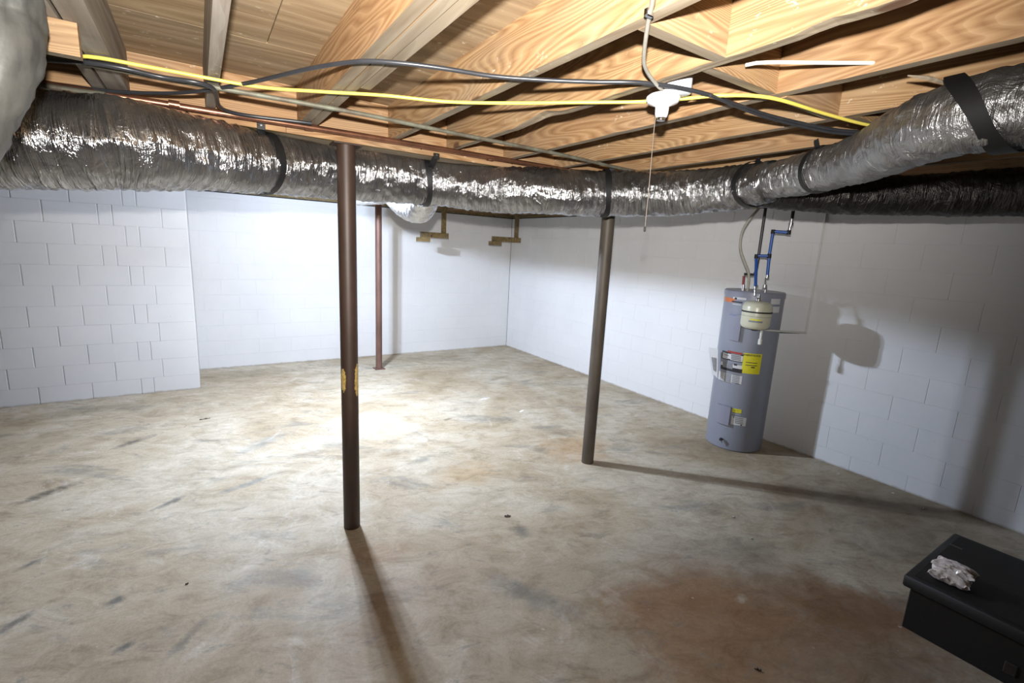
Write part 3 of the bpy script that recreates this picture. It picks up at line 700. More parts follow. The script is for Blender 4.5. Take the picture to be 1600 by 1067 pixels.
# straps
def sp(px, py, y): q = ony(px, py, y); return q
strap(TF, (0.30, 2.87, 2.15), (0.29, 2.732, 2.296), 'black strap left of the nearest post, nailed to the girder')
strap(TF, (1.25, 3.0, 2.17), (1.205, 2.732, 2.288), 'black strap right of the nearest post by the drooping side duct')
strap(TF, (2.28, 2.43, 2.16), (2.30, 2.40, 2.325), 'black strap round the duct in front of the grey-brown post', fold=False)
strap(TF, (2.63, 1.62, 2.19), (2.62, 1.60, 2.33), 'black strap at the fork of the ducts above the water heater', fold=False)
strap(BF, (2.47, 1.19, 2.20), (2.40, 1.20, 2.332), 'narrow black strap just right of the duct fork', 0.03, fold=False)
qa = onz(1497, 97, ZJ - 0.002)
strap(BF, (1.905, 0.50, 2.215), (qa.x, qa.y, ZJ - 0.004), 'wide black strap hanging from a joist at the top right', 0.05, shear=0.072, fold=False)

# grey sleeve hanging close by on the left
sl = [CAMP + ray(px, py) * dd for px, py, dd in ((-22, -75, 1.06), (-16, -30, 1.08), (-12, 20, 1.1), (-14, 70, 1.1), (-30, 120, 1.1), (-58, 180, 1.1), (-95, 250, 1.1), (-140, 330, 1.1))]
sl = [tuple(p) for p in sl]
me, _ = duct_mesh('grey_sleeve', sl, [0.088, 0.088, 0.09, 0.09, 0.088, 0.088, 0.092, 0.10], seg=40, step=0.012, seed=6.1, amp=0.9, rib=0.0, nocl=True)
o = link('duct_sleeve', me, M_DUCTGREY); tag(o, 'dusty grey wrapped duct sleeve hanging at the top left edge', 'duct')

# ------------------------------------------------------------------ pipes and cables under the joists
zc = 2.318
def run(pix, z): return [onz(px, py, z) for px, py in pix]
cp = [(-1.8, 2.70, 2.31), (-0.27, 2.70, 2.312), (0.7, 2.70, 2.320), (2.3, 2.70, 2.322), (3.6, 2.70, 2.322)]
t = thing('copper_pipe', (0.7, 2.70, 2.31), 'long brown copper pipe running just in front of the girder', 'pipe')
part(MB().tube([(p[0], p[1], p[2]) for p in cp], 0.0155, 14), 'pipe', M_COPPER, t, True)
for x in (0.50, 1.55, -0.05):
    part(MB().tube([(x - 0.02, 2.70, 2.318 - 0.0), (x + 0.02, 2.70, 2.318)], 0.0178, 14), 'coupling', M_COPPER, t, True)
gp = run([(250, 121), (395, 147), (560, 177), (700, 206), (870, 240), (985, 266)], 2.3215)
yy = sum(p.y for p in gp) / len(gp)
gp = [Vector((gp[0].x - 0.5, gp[0].y, 2.3215))] + gp + [Vector((gp[-1].x + 0.9, gp[-1].y, 2.3215))]
cable('water_pipe', gp, 0.0095, M_GREENPIPE, 'greenish old pipe under the joists, in front of the copper one', 'pipe', 0.1, 12)
cable('yellow_cable', [Vector((-1.3, 2.35, 2.325))] + run([(40, 88), (135, 88)], 2.322) + run([(240, 106), (400, 135), (500, 143), (600, 149), (700, 159), (800, 161), (900, 160), (1000, 159), (1070, 154), (1130, 149), (1205, 153), (1290, 178)], 2.322) + [onz(1350, 194, 2.32), onz(1400, 203, 2.318), Vector((2.62, 0.9, 2.318))],
      0.0062, M_YELLOWCABLE, 'bright yellow cable strung below the joists across the ceiling', 'cable')
cable('black_cable', [Vector((-1.2, 2.9, 2.31))] + run([(60, 128), (170, 142), (280, 145), (380, 131), (480, 108), (540, 98), (580, 95.5), (640, 100), (700, 108), (770, 119), (850, 125), (930, 128), (1010, 130), (1100, 146), (1200, 180), (1300, 202), (1385, 213)], 2.3235) + [Vector((2.9, 1.1, 2.323))],
      0.0072, M_BLACKCABLE, 'thick black cable bowing up over the doubled joist', 'cable')
cable('black_cable', [Vector((-1.1, 2.7, 2.31))] + run([(50, 92), (130, 97), (190, 106), (250, 120), (330, 136)], 2.308) + [Vector((0.15, 2.62, 2.312)), Vector((0.5, 2.62, 2.322))], 0.008, M_BLACKCABLE, 'short black cable at the top left just below the yellow one', 'cable')
cable('black_cable', [onz(1110, 149, 2.312)] + run([(1200, 184), (1300, 207), (1385, 216)], 2.312) + [Vector((2.95, 1.06, 2.312))], 0.006, M_BLACKCABLE, 'second black cable running beside the thick one towards the duct fork', 'cable')
cable('dark_sleeve', [Vector((-1.2, 2.8, 2.29))] + run([(50, 132), (110, 141), (165, 148)], 2.30), [0.012] and 0.012, M_GREENPIPE, 'dusty dark pipe wrap at the top left end of the copper pipe', 'pipe')
cable('white_cable', [onz(1178, 100, 2.36) + Vector((-0.01, 0.02, 0.0)), onz(1195, 97.5, 2.36), onz(1290, 98, 2.36), onz(1388, 99, 2.36), onz(1392, 99, 2.36) + Vector((0.04, 0.0, 0.0))], 0.0055, M_WHITECABLE, 'white cable crossing one joist bay at the upper right', 'cable')
cable('grey_cable', [onz(1024, -60, 2.33), onz(1020, 0, 2.327), onz(1012, 40, 2.327), onz(1006, 90, 2.32), onz(1010, 110, 2.318), onz(1024, 130, 2.32), onz(1036, 142, 2.326)], 0.0058, M_GREYCABLE, 'grey cable dropping over a joist to the lamp holder', 'cable')
q = onz(1014, 20, 2.327)
tag(MB().box(q.x - 0.012, q.x + 0.012, q.y - 0.006, q.y + 0.006, 2.318, 2.335, 0.002).build('cable_staple', M_CHROME), 'bright metal staple holding the grey cable to the joist', 'staple')

# ------------------------------------------------------------------ lamp holder with pull cord
S = Vector((1.372, 1.214, 0))
t = thing('lamp_holder', (S.x, S.y, 2.335), 'white porcelain lamp holder without a bulb under the joists, with a pull cord', 'lamp holder')
part(MB().lathe([(0.040, 0.0), (0.048, 0.004), (0.048, 0.075), (0.046, 0.078)], S.x + 0.03, S.y - 0.03, 2.318), 'junction_box', M_PORC, t, True, 40)
part(MB().lathe([(0.026, -0.024), (0.034, -0.020), (0.050, -0.014), (0.056, -0.006), (0.056, 0.004), (0.050, 0.010)], S.x, S.y, 2.305, 40), 'base', M_PORC, t, True, 40)
part(MB().lathe([(0.014, -0.052), (0.019, -0.050), (0.022, -0.040), (0.023, -0.02), (0.023, 0.0)], S.x, S.y, 2.296, 28), 'socket', M_PORC, t, True, 40)
part(MB().lathe([(0.011, -0.012), (0.0145, -0.010), (0.0150, 0.0), (0.014, 0.002)], S.x, S.y, 2.245, 20), 'bulb_contact', M_CHROME, t, True, 40)
cpt = S + Vector((-0.012, 0.012, 0)); z1 = 2.245
pts = [(cpt.x, cpt.y, z1 + 0.02), (cpt.x - 0.004, cpt.y, z1 - 0.03), (cpt.x - 0.002, cpt.y + 0.001, 2.15), (cpt.x, cpt.y, 2.0), (cpt.x, cpt.y, 1.875)]
part(MB().tube(catmull(pts, 0.02), 0.0013, 6), 'pull_cord', M_CORD, t, True)
part(MB().lathe([(0.0015, 0), (0.004, 0.004), (0.004, 0.016), (0.0015, 0.02)], cpt.x, cpt.y, 1.857, 10), 'cord_knob', M_BLACKPL, t, True)

# the lit bulb behind the duct
t = thing('ceiling_lamp', (LAMP.x, LAMP.y, ZJ), 'lit three-bulb lamp under the far joists, hidden behind the main duct', 'lamp')
mbulb, nt, b = newmat('lit_bulb_glass'); b.inputs['Emission Color'].default_value = (0.8, 0.88, 1, 1); b.inputs['Emission Strength'].default_value = 25
part(MB().box(LAMP.x - 0.16, LAMP.x + 0.16, LAMP.y - 0.03, LAMP.y + 0.08, ZJ - 0.008, ZJ - 0.0005, 0.002), 'base', M_PORC, t)
for _b in BULBS:
    part(MB().lathe([(0.006, 0.0), (0.020, 0.006), (0.026, 0.018), (0.024, 0.03), (0.016, 0.04)], _b.x, _b.y, _b.z + 0.029, 20), 'bulb', mbulb, t, True)

# ------------------------------------------------------------------ 2x4 nailer and hangers
qb = onz(130, 95, 2.246)
nb = MB().box(qb.x - 0.95, qb.x, qb.y - T, qb.y, 2.2445, ZJ - 0.0015, 0.002)
me = lumber_mesh(T, 0.95, 0.088); 
for m_ in (M_PINE, M_EDGE): me.materials.append(m_)
nb = bpy.data.objects.new('nailer_board', me); COL.objects.link(nb); nb.location = (qb.x - 0.95, qb.y, ZJ - 0.0895); nb.rotation_euler = (0, 0, -PI / 2)
tag(nb, 'short sawn pine board fixed across the joists at the top left', 'board')

def hanger(pv, pt, pb, pl_, pbl, Y, label):
    """an upright board with an arm to the left and a short cross block under the arm's end"""
    a = ony(pt[0], pt[1], Y); b_ = ony(pb[0], pb[1], Y); l = ony(pl_[0], pl_[1], Y)
    t = thing('wooden_hanger', (b_.x, Y, ZJ), label, 'hanger', 'wooden hangers below the far joists')
    wv = 0.066
    part(MB().box(b_.x - wv, b_.x, Y, Y + T, b_.z - 0.01, ZS + 0.0005, 0.002), 'upright', M_OLDWOOD, t)
    part(MB().box(l.x, b_.x + 0.026, Y - T, Y, b_.z - 0.055, b_.z + 0.024, 0.002), 'arm', M_OLDWOOD, t)
    part(MB().box(l.x - 0.065, l.x + 0.095, Y - 0.16, Y - 0.02, b_.z - 0.118, b_.z - 0.0555, 0.002), 'cross_block', M_OLDWOOD, t)
    return t
hanger(None, (693, 320), (697, 367), (656, 367), None, 6.65, 'wooden hanger behind the drooping side duct, left one of two')
hanger(None, (805, 335), (810, 374), (768, 374), None, 6.65, 'wooden hanger near the far room corner, right one of two')

# ------------------------------------------------------------------ water heater
HX, HY, HR = 4.315, 2.485, 0.252
t = thing('water_heater', (HX, HY, 0), 'tall grey electric water heater by the right wall', 'water heater')
HT = 1.505
def cylhit(px, py, r=HR, cx=HX, cy=HY):
    d = ray(px, py); dx, dy = d.x, d.y; ox, oy = -cx, -cy
    A = dx * dx + dy * dy; B = 2 * (ox * dx + oy * dy); Cc = ox * ox + oy * oy - r * r
    disc = max(0.0, B * B - 4 * A * Cc); k = (-B - math.sqrt(disc)) / (2 * A)
    p = CAMP + d * k; return math.atan2(p.y - cy, p.x - cx), p.z
part(MB().lathe([(HR - 0.012, 0.0), (HR, 0.012), (HR, HT - 0.05)], HX, HY, 0, 72), 'body', M_HEATER, t, True, 30)
part(MB().lathe([(HR - 0.008, HT - 0.052), (HR + 0.005, HT - 0.05), (HR + 0.005, HT - 0.012), (HR - 0.004, HT)], HX, HY, 0, 72), 'lid', M_HEATER2, t, True, 30)
# lid top recess hint
def patch(tl, br, mat, name, parent=t, off=0.0012, n=8, r=HR, cx=HX, cy=HY, th=0.001, tr=None, bev=0):
    a0, z1 = cylhit(*tl, r=r, cx=cx, cy=cy); a1, z0 = cylhit(*br, r=r, cx=cx, cy=cy)
    return patch_az(a0, a1, z0, z1, mat, name, parent, off, n, r, cx, cy, th)
def patch_az(a0, a1, z0, z1, mat, name, parent=t, off=0.0012, n=8, r=HR, cx=HX, cy=HY, th=0.001):
    if a0 < 0: a0 += 2 * PI
    if a1 < 0: a1 += 2 * PI
    vs = []; fs = []
    for i in range(n + 1):
        a = a0 + (a1 - a0) * i / n
        for rr, z in ((r + off - th, z0), (r + off, z0), (r + off, z1), (r + off - th, z1)):
            vs.append((cx + rr * math.cos(a), cy + rr * math.sin(a), z))
    for i in range(n):
        for m_ in range(4):
            mm = (m_ + 1) % 4; fs.append((4 * i + m_, 4 * i + mm, 4 * i + 4 + mm, 4 * i + 4 + m_))
    fs += [(3, 2, 1, 0), tuple(4 * n + k for k in range(4))]
    if a1 < a0: fs = [tuple(reversed(f)) for f in fs]
    return part(MB().add(vs, fs), name, mat, parent)
def ang(px, py): a, z = cylhit(px, py); return (a + 2 * PI if a < 0 else a), z
# access covers (proud panels)
a0, z1 = ang(1143, 493); a1, z0 = ang(1155, 533)
patch_az(a0 , a1, z0, z1 + 0.02, M_HEATER2, 'upper_cover', off=0.022, th=0.02)
a0, z1 = ang(1124, 630); a1, z0 = ang(1139, 664)
patch_az(a0, a1, z0, z1, M_HEATER2, 'lower_cover', off=0.026, th=0.024)
# labels
def lab(tl, br, mat, name, off=0.0015): return patch(tl, br, mat, name, off=off)
L1 = lab((1129, 547), (1161, 567), M_BLACKINK, 'warning_label')
lab((1130.2, 550), (1160, 565.5), M_PAPER, 'warning_label', 0.0022); lab((1137, 550), (1160, 551.5), M_REDINK, 'label_bar', 0.0028)
lab((1127, 564), (1160.5, 579), M_PAPER, 'warning_label', 0.0018); lab((1126, 575.5), (1160, 577.2), M_BLACKINK, 'label_bar', 0.0028)
lab((1124, 579), (1158, 601), M_PAPER, 'instruction_label', 0.0016)
for (x0, y0, x1, y1, m_) in [(1132, 553.5, 1139, 556, M_BLACKINK), (1137, 560, 1141, 562.5, M_BLACKINK), (1147, 568, 1151.5, 571.5, M_BLACKINK), (1149, 599, 1157, 600.8, M_BLACKINK)]:
    lab((x0, y0), (x1, y1), m_, 'label_print', 0.003)
for k in range(7):
    y0 = 581.5 + k * 2.4; lab((1126.5 - k * .3, y0), (1131.5 - k * .3, y0 + 0.7), M_GREYINK, 'label_print', 0.0026); lab((1133 - k * .3, y0 + .6), (1143.5 - k * .3, y0 + 1.3), M_GREYINK, 'label_print', 0.0026); lab((1145 - k * .3, y0 + 2), (1156.5 - k * .3, y0 + 2.7), M_GREYINK, 'label_print', 0.0026)
for k in range(4):
    y0 = 553.5 + k * 2.6; lab((1142.5, y0), (1158, y0 + 0.8), M_GREYINK, 'label_print', 0.003)
for k in range(3):
    y0 = 567.5 + k * 2.6; lab((1129.5, y0), (1145, y0 + 0.8), M_GREYINK, 'label_print', 0.003)
lab((1162.5, 551), (1186, 585), M_YLABEL, 'energy_label', 0.002)
for k, (x0, x1) in enumerate(((1165, 1172), (1164.8, 1183), (1164.6, 1183))):
    y0 = 562 + k * 4.2; lab((x0, y0), (x1, y0 + .8), M_BLACKINK, 'label_print', 0.003)
lab((1173.5, 573), (1179, 575.2), M_BLACKINK, 'label_print', 0.003)
# word across the top of the yellow label
a0, z0_ = ang(1175, 555.3)
tx = bpy.data.curves.new('label_text', 'FONT'); tx.body = 'ENERGYGUIDE'; tx.size = 0.021; tx.align_x = 'CENTER'; tx.align_y = 'CENTER'; tx.extrude = 0.0002; tx.offset = 0.0006
to = bpy.data.objects.new('label_text', tx); COL.objects.link(to); tx.materials.append(M_BLACKINK)
rr = HR + 0.0045; to.location = (rr * math.cos(a0), rr * math.sin(a0), z0_); to.rotation_euler = (PI / 2, 0, a0 + PI / 2); to.parent = t
bpy.context.view_layer.update(); _tm = bpy.data.meshes.new_from_object(to); _to = link('label_text', _tm, None, t); _to.matrix_basis = to.matrix_basis.copy(); bpy.data.objects.remove(to)
lab((1144.8, 637.5), (1158, 646), M_YLABEL, 'yellow_sticker', 0.002); lab((1144, 645.5), (1157, 648.5), M_PAPER, 'white_sticker', 0.0019); lab((1147, 640.5), (1154, 642), M_BLACKINK, 'label_print', 0.003)
lab((1143.5, 649.5), (1164.5, 666), M_PAPER, 'rating_plate', 0.002)
for k in range(4): lab((1148, 653 + 2.6 * k), (1161, 653.7 + 2.6 * k), M_GREYINK, 'label_print', 0.003)
lab((1145.3, 650.6), (1147.3, 652.3), M_BLACKINK, 'label_print', 0.003); lab((1157, 663), (1159, 665), M_BLACKINK, 'label_print', 0.003)
lab((1133.5, 463.5), (1148, 473), M_ORANGE, 'orange_sticker', 0.0018); lab((1146, 463.5), (1166, 469), M_PAPER, 'brand_sticker', 0.0022); lab((1144, 469.5), (1160, 474), M_BLACKINK, 'black_sticker', 0.0024); lab((1145, 474.2), (1158, 477), M_PAPER, 'white_sticker', 0.002)
lab((1148.5, 464.5), (1151.5, 468), M_BLACKINK, 'label_print', 0.003); lab((1153, 466), (1164, 467.5), M_GREYINK, 'label_print', 0.003)
lab((1205.5, 465.5), (1218, 475.5), M_PAPER, 'grey_sticker', 0.0018); lab((1203.5, 479), (1216.5, 488.5), M_PAPER, 'grey_sticker', 0.0018)
lab((1143, 491), (1152, 493), M_BLUE, 'label_print', 0.026)
# drain valve
a, z = cylhit(1129, 685); ca, sa = math.cos(a), math.sin(a)
def rad_pt(r, da=0.0, dz=0.0): return (HX + r * math.cos(a + da), HY + r * math.sin(a + da), z + dz)
part(MB().tube([rad_pt(HR - 0.01), rad_pt(HR + 0.03)], 0.009, 12), 'drain_valve', M_CHROME, t, True)
part(MB().tube([rad_pt(HR + 0.028), rad_pt(HR + 0.045)], [0.016, 0.013], 12), 'valve_knob', M_DARKGAP, t, True)
part(MB().tube([rad_pt(HR + 0.03, 0, 0), rad_pt(HR + 0.034, 0.03, -0.03)], 0.007, 10), 'valve_spout', M_CHROME, t, True)
# folded manual in a clear pouch, standing proud at the left
pa, _ = ang(1122, 560)
mb = MB()
p00 = ond(1107.5, 543, 4.80); p10 = ond(1122, 545, 4.735); p11 = ond(1121, 591, 4.735); p01 = ond(1113, 583, 4.775)
nrm = (p10 - p00).cross(p01 - p00).normalized() * 0.004
mb.add([p00, p10, p11, p01, p00 + nrm, p10 + nrm, p11 + nrm, p01 + nrm], [(0, 3, 2, 1), (4, 5, 6, 7), (0, 1, 5, 4), (1, 2, 6, 5), (2, 3, 7, 6), (3, 0, 4, 7)])
part(mb, 'manual_pouch', M_PAPER, t)
p00 = ond(1111.5, 558, 4.765); p10 = ond(1118.3, 559, 4.738); p11 = ond(1118, 581, 4.738); p01 = ond(1114.5, 578, 4.755)
part(MB().add([p00, p10, p11, p01, p00 + nrm * .3, p10 + nrm * .3, p11 + nrm * .3, p01 + nrm * .3], [(0, 3, 2, 1), (4, 5, 6, 7), (0, 1, 5, 4), (1, 2, 6, 5), (2, 3, 7, 6), (3, 0, 4, 7)]), 'manual_picture', M_GREYINK, t)
# stubs on top
for (px, py) in ((1161, 452), (1196, 452)):
    p = ond(px, py, 4.78); part(MB().tube([(p.x, p.y, HT - 0.01), (p.x, p.y, HT + 0.05)], 0.014, 12), 'pipe_nipple', M_CHROME, t, True)

# expansion tank hung before the heater
TX, TY, TRd = 4.006, 2.262, 0.118
tk = thing('expansion_tank', (TX, TY, 1.19), 'small cream expansion tank strapped in front of the grey heater', 'tank')
part(MB().lathe([(0.03, 0.0), (0.085, 0.004), (0.108, 0.016), (TRd, 0.04), (TRd, 0.115)], TX, TY, 1.195, 40), 'lower_shell', M_TANK, tk, True, 60)
part(MB().lathe([(TRd, 0.117), (TRd, 0.19), (0.108, 0.222), (0.08, 0.238), (0.03, 0.245)], TX, TY, 1.195, 40), 'upper_shell', M_TANK, tk, True, 60)
part(MB().lathe([(TRd + 0.001, 0.146), (TRd + 0.003, 0.147), (TRd + 0.003, 0.158), (TRd + 0.001, 0.159)], TX, TY, 1.195, 40), 'strap', M_BLACKPL, tk, True)
part(MB().lathe([(0.022, -0.012), (0.032, -0.008), (0.032, 0.004)], TX, TY, 1.195, 20), 'bottom_plug', M_BLACKPL, tk, True)
part(MB().lathe([(0.022, 0.24), (0.022, 0.262), (0.014, 0.27), (0.014, 0.30)], TX, TY, 1.195, 16), 'fitting', M_CHROME, tk, True)
for dz, da, w_, m_ in ((0.085, 0.55, 0.012, M_YLABEL), (0.068, 0.75, 0.014, M_GREYINK)):
    ac = math.atan2(-TY, -TX)
    patch_az(ac + 2 * PI - da / 1.6, ac + 2 * PI + da / 1.6, 1.195 + dz, 1.195 + dz + w_, m_, 'tank_sticker', tk, 0.0015, 8, TRd, TX, TY)

# tubes above the heater
DH = 4.70
def tubes(name, segs, label, cat, parts_):
    pass
t = thing('water_supply_tubing', tuple(ond(1180, 455, DH)), 'blue cold water tubing rising from the heater and tank to the ceiling', 'pipe')
B_ = lambda px, py, d=DH: ond(px, py, d)
seqs = [([B_(1180.5, 447, 4.62), B_(1182, 402)], 'blue_tube', M_BLUE, 0.0125), ([B_(1183, 399.5), B_(1202, 400)], 'cross_tube', M_BLUE, 0.0125), ([B_(1199, 430), B_(1202, 400)], 'blue_tube', M_BLUE, 0.0125), ([B_(1202, 399), B_(1207.5, 364)], 'blue_tube', M_BLUE, 0.0125),
        ([B_(1208, 361.5), B_(1232, 363)], 'blue_tube', M_BLUE, 0.0125), ([B_(1180, 462, 4.60), B_(1180.5, 446, 4.62)], 'riser', M_CHROME, 0.010), ([B_(1195, 452, 4.76), B_(1196, 436, 4.73), B_(1199, 429)], 'riser', M_CHROME, 0.009),
        ([B_(1233, 362), B_(1237.5, 341)], 'riser', M_CHROME, 0.013), ([B_(1237.5, 342), Vector((0, 0, 0))], 'black_riser', M_BLACKCABLE, 0.013)]
e = B_(1237.5, 342); dvec = Vector((e.x, e.y, 0)).normalized()
seqs[-1] = ([e, Vector((e.x, e.y, ZJ + 0.05))], 'black_riser', M_BLACKCABLE, 0.013)
for pts, nm, mt, r in seqs: part(MB().tube(pts, r, 12), nm, mt, t, True)
for (px, py) in ((1182, 400.5), (1202, 400), (1208, 362), (1232.5, 363)):
    p = B_(px, py); part(MB().tube([p - Vector((0, 0, 0.018)), p + Vector((0, 0, 0.018))], 0.0165, 12), 'crimp_fitting', M_BLACKPL, t, True)
for (px, py) in ((1198.5, 432), (1195, 447), (1181, 447), (1236, 350)):
    p = B_(px, py); part(MB().tube([p - Vector((0, 0, 0.012)), p + Vector((0, 0, 0.012))], 0.019, 10), 'nut', M_CHROME, t, True)
t = thing('hot_water_riser', tuple(B_(1161, 450)), 'black hot water riser with a short dark red tube at the heater', 'pipe')
part(MB().tube([B_(1183.5, 412, 4.76), B_(1185.5, 400, 4.76)], 0.012, 12), 'black_tube', M_BLACKCABLE, t, True)
e = B_(1184, 408, 4.76); part(MB().tube([e, Vector((e.x, e.y, ZJ + 0.05))], 0.012, 12), 'black_riser', M_BLACKCABLE, t, True)
part(MB().tube([B_(1161, 448, 4.8), B_(1162.5, 431, 4.8)], 0.011, 12), 'red_tube', M_RED, t, True)
part(MB().tube([B_(1163, 428, 4.8), B_(1178, 429, 4.78), B_(1182.5, 420, 4.77), B_(1184, 408, 4.76)], 0.011, 12), 'elbow_tube', M_BLACKCABLE, t, True)
p = B_(1161, 447, 4.8); part(MB().tube([p - Vector((0, 0, 0.02)), p + Vector((0, 0, 0.012))], 0.018, 10), 'nut', M_CHROME, t, True)
e = B_(1168, 452, 4.78)
cable('flexible_conduit', [(e.x, e.y, HT), B_(1170, 440, 4.78), B_(1169.5, 425, 4.78), B_(1163, 408, 4.78), B_(1157, 388, 4.78), B_(1159, 365, 4.78), B_(1168, 347, 4.78), B_(1182, 330, 4.78), B_(1192, 318, 4.78)], 0.0115, M_GREYCABLE, 'grey flexible electric conduit curving up from the heater top', 'conduit')
t = thing('drain_line', (XR, 2.15, 1.14), 'thin white plastic line from heater along the wall and up to the sill', 'pipe')
c1 = onx(1259, 520, XR - 0.012); c2 = onx(1191, 515.5, XR - 0.012)
cs = ond(1192, 515.5, 4.70)
part(MB().tube([cs, (c1.x, c1.y, c1.z)], 0.0085, 10), 'horizontal_pipe', M_WHITEPVC, t, True)
part(MB().tube([(c1.x, c1.y, c1.z - 0.01), (c1.x, c1.y, ZT + 0.03)], 0.008, 10), 'vertical_pipe', M_WHITEPVC, t, True)
d1 = ond(1190.5, 515, 4.69); d2 = ond(1188, 530, 4.69); d3 = ond(1186.5, 538, 4.69)
part(MB().tube([d1, (d1.x, d1.y, d2.z)], 0.011, 12), 'drop_pipe', M_WHITEPVC, t, True)
part(MB().tube([(d1.x, d1.y, d2.z), (d1.x, d1.y, d3.z)], 0.017, 12), 'end_fitting', M_WHITEPVC, t, True)

# ------------------------------------------------------------------ black tool chest with a packet on it
bx0, bx1, by1, by0 = 2.862, 3.56, 0.632, -0.60
bh = 0.285
t = thing('storage_box', (bx0, by1, 0), 'black plastic storage box with lid in the bottom right corner', 'box')
part(MB().box(bx0, bx1, by0, by1, 0.0, bh - 0.06, 0.004), 'body', M_BLACKPL, t)
part(MB().box(bx0 - 0.022, bx1 + 0.02, by0 - 0.02, by1 + 0.03, bh - 0.062, bh, 0.008), 'lid', M_BLACKPL, t, True, 60)
part(MB().box(bx0 + 0.01, bx1 - 0.01, by0 + 0.01, by1 - 0.0, bh, bh + 0.004, 0.002), 'lid_panel', M_BLACKPL, t)
q = onx(1578, 1046, bx0 - 0.002)
part(MB().box(bx0 - 0.006, bx0 + 0.001, q.y - 0.022, q.y + 0.02, max(0.01, q.z - 0.025), q.z + 0.03, 0.003), 'latch', plain('dark_brown_latch', (0.03, 0.024, 0.02), 0.5), t)
qa_, qb_ = onz(1484, 849.5, bh + 0.005), onz(1503.5, 858, bh + 0.005)
for k in range(7):
    a = qa_.lerp(qb_, k / 7 + 0.01); b2 = qa_.lerp(qb_, k / 7 + 0.11)
    part(MB().box(min(a.x, b2.x) - 0.007, max(a.x, b2.x) + 0.007, min(a.y, b2.y), max(a.y, b2.y), bh + 0.004, bh + 0.0046), 'embossed_letter', plain('worn_lettering', (0.12, 0.11, 0.10), 0.4), t)

def packet(p, lx, ly, h, rot, seed, mat, parent, name, zoff):
    n = 22; vs = []; fs = []
    def P_(u, v, sgn):
        e = max(0.0, (1 - abs(u) ** 3) * (1 - abs(v) ** 3)) ** 0.6
        x = u * lx * (1 + 0.06 * noise.noise(Vector((u * 2, v * 2, seed)))) * (1 - 0.08 * (1 - abs(v))); y_ = v * ly * (1 + 0.10 * noise.noise(Vector((v * 3, u * 3, seed + 5)))) * (1 - .12 * (1 - abs(u)))
        cr = abs(noise.noise(Vector((u * 1.1 + seed, v * 2.6, 0)))) * 1.1 + abs(noise.noise(Vector((u * 2.2 + seed, v * 4, 2)))) * 0.5
        zz = sgn * h * e * (1 - 0.45 * cr if sgn > 0 else 0.5) + (0.25 * h * (1 - e) * (1 + 2.2 * noise.noise(Vector((u * 4, v * 4, seed)))))
        return Vector((x, y_, zz))
    R_ = Matrix.Rotation(rot, 3, 'Z')
    for sgn in (1, -1):
        for i in range(n + 1):
            for j in range(n + 1):
                q = R_ @ P_(-1 + 2 * i / n, -1 + 2 * j / n, sgn); vs.append((p[0] + q.x, p[1] + q.y, max(p[2] + 0.0006, p[2] + zoff + q.z)))
    m_ = (n + 1) ** 2
    for i in range(n):
        for j in range(n):
            a = i * (n + 1) + j; fs.append((a, a + n + 1, a + n + 2, a + 1)); fs.append((m_ + a, m_ + a + 1, m_ + a + n + 2, m_ + a + n + 1))
    return part(MB().add(vs, fs), name, mat, parent, True, 25)
m_, nt, b = newmat('clear_crinkled_plastic')
tc = N(nt, 'ShaderNodeTexCoord').outputs['Object']
c = ramp(nt, nz(nt, tc, 26, 5, 0.65, 0.8), [(0.36, (0.40, 0.34, 0.26)), (0.44, (0.82, 0.70, 0.64)), (0.7, (0.95, 0.88, 0.84))])
nt.links.new(c, b.inputs['Base Color']); b.inputs['Roughness'].default_value = 0.16; b.inputs['Coat Weight'].default_value = 0.6; b.inputs['Coat Roughness'].default_value = 0.06
bump(nt, b, nz(nt, tc, 30, 4, 0.5, 1.0), 0.5, 0.005)
M_BAG = m_
pc = onz(1485, 903, bh + 0.02)
t = thing('plastic_packet', (pc.x, pc.y, bh + 0.004), 'crumpled clear plastic packet lying on the black box', 'packet')
a_ = -PI / 2 + 0.10
packet((pc.x - 0.005, pc.y, bh + 0.004), 0.078, 0.058, 0.044, a_, 3.1, M_BAG, t, 'lower_pouch', 0.016)
packet((pc.x + 0.035, pc.y - 0.003, bh + 0.004), 0.080, 0.052, 0.042, a_ - 0.12, 7.7, M_BAG, t, 'upper_pouch', 0.046)

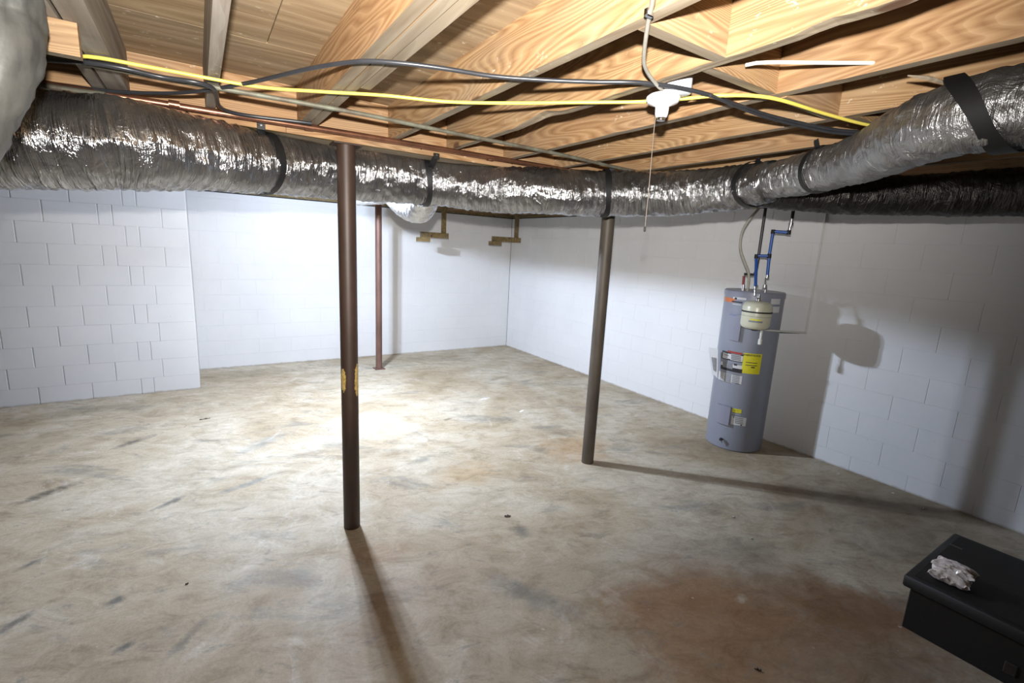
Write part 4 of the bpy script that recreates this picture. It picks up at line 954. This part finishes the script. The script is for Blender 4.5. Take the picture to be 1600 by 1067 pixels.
# ------------------------------------------------------------------ small litter on the floor
def leaf_thing(px, py, L, W_, rot, mat, name, label, cat, group=None, seed=0):
    p = onz(px, py, 0); n = 10; vs = []; fs = []
    for i in range(n + 1):
        u = -1 + 2 * i / n; wdt = W_ * max(0.05, (1 - u * u) ** 0.6) * (1 + 0.5 * noise.noise(Vector((u * 4, seed, 0))))
        for v in (-1, 0, 1):
            x, y_ = u * L, v * wdt; z_ = 0.003 + 0.006 * abs(v) * (0.5 + 0.5 * math.sin(i * 1.3 + seed))
            vs.append((p.x + x * math.cos(rot) - y_ * math.sin(rot), p.y + x * math.sin(rot) + y_ * math.cos(rot), z_))
    for i in range(n):
        for j in (0, 1): fs.append((3 * i + j, 3 * i + j + 1, 3 * i + 4 + j, 3 * i + 3 + j))
    k = len(vs); vs += [(x, y_, z_ - 0.0022) for x, y_, z_ in vs]; fs += [tuple(reversed([q + k for q in f])) for f in fs]
    for i in range(n): fs += [(3 * i, 3 * i + 3, k + 3 * i + 3, k + 3 * i), (3 * i + 2, k + 3 * i + 2, k + 3 * i + 5, 3 * i + 5)]
    o = MB().add(vs, fs).build(name, mat, None, True); return tag(o, label, cat, group)
leaf_thing(793, 807, 0.022, 0.011, -0.3, M_LEAF, 'dried_leaf', 'small dark dried leaf on the open floor between the posts', 'leaf')
leaf_thing(320, 655, 0.045, 0.004, 0.2, M_LEAF, 'twig', 'thin dark twig on the floor near the left wall', 'twig')
leaf_thing(1184, 1047, 0.014, 0.004, -0.9, M_LEAF, 'twig', 'short dark splinter on the floor left of the black box', 'twig', None, 2)
leaf_thing(292, 913, 0.008, 0.003, 0.2, M_LEAF, 'twig', 'tiny curled dark scrap on the foreground floor at the left', 'scrap', None, 4)
CHIPS = ['white paint chip at the right wall foot just right of the heater', 'larger white paint chip on the floor a little further right of the heater', 'white paint chip at the wall foot nearest the black box',
         'tiny pale chip on the open floor, lowest of the chips', 'white chip in the post shadow near the right wall', 'pale chip on the open floor below the heater']
for i, (px, py, s_) in enumerate([(1273, 722, .012), (1310, 741, .014), (1443, 795, .014), (1174, 842, .007), (1395, 771, .01), (1145, 808, .012)]):
    leaf_thing(px, py, s_, s_ * .5, i * 1.1, M_CHIP, 'paint_chip', CHIPS[i], 'paint chip', 'paint chips by the right wall', i)
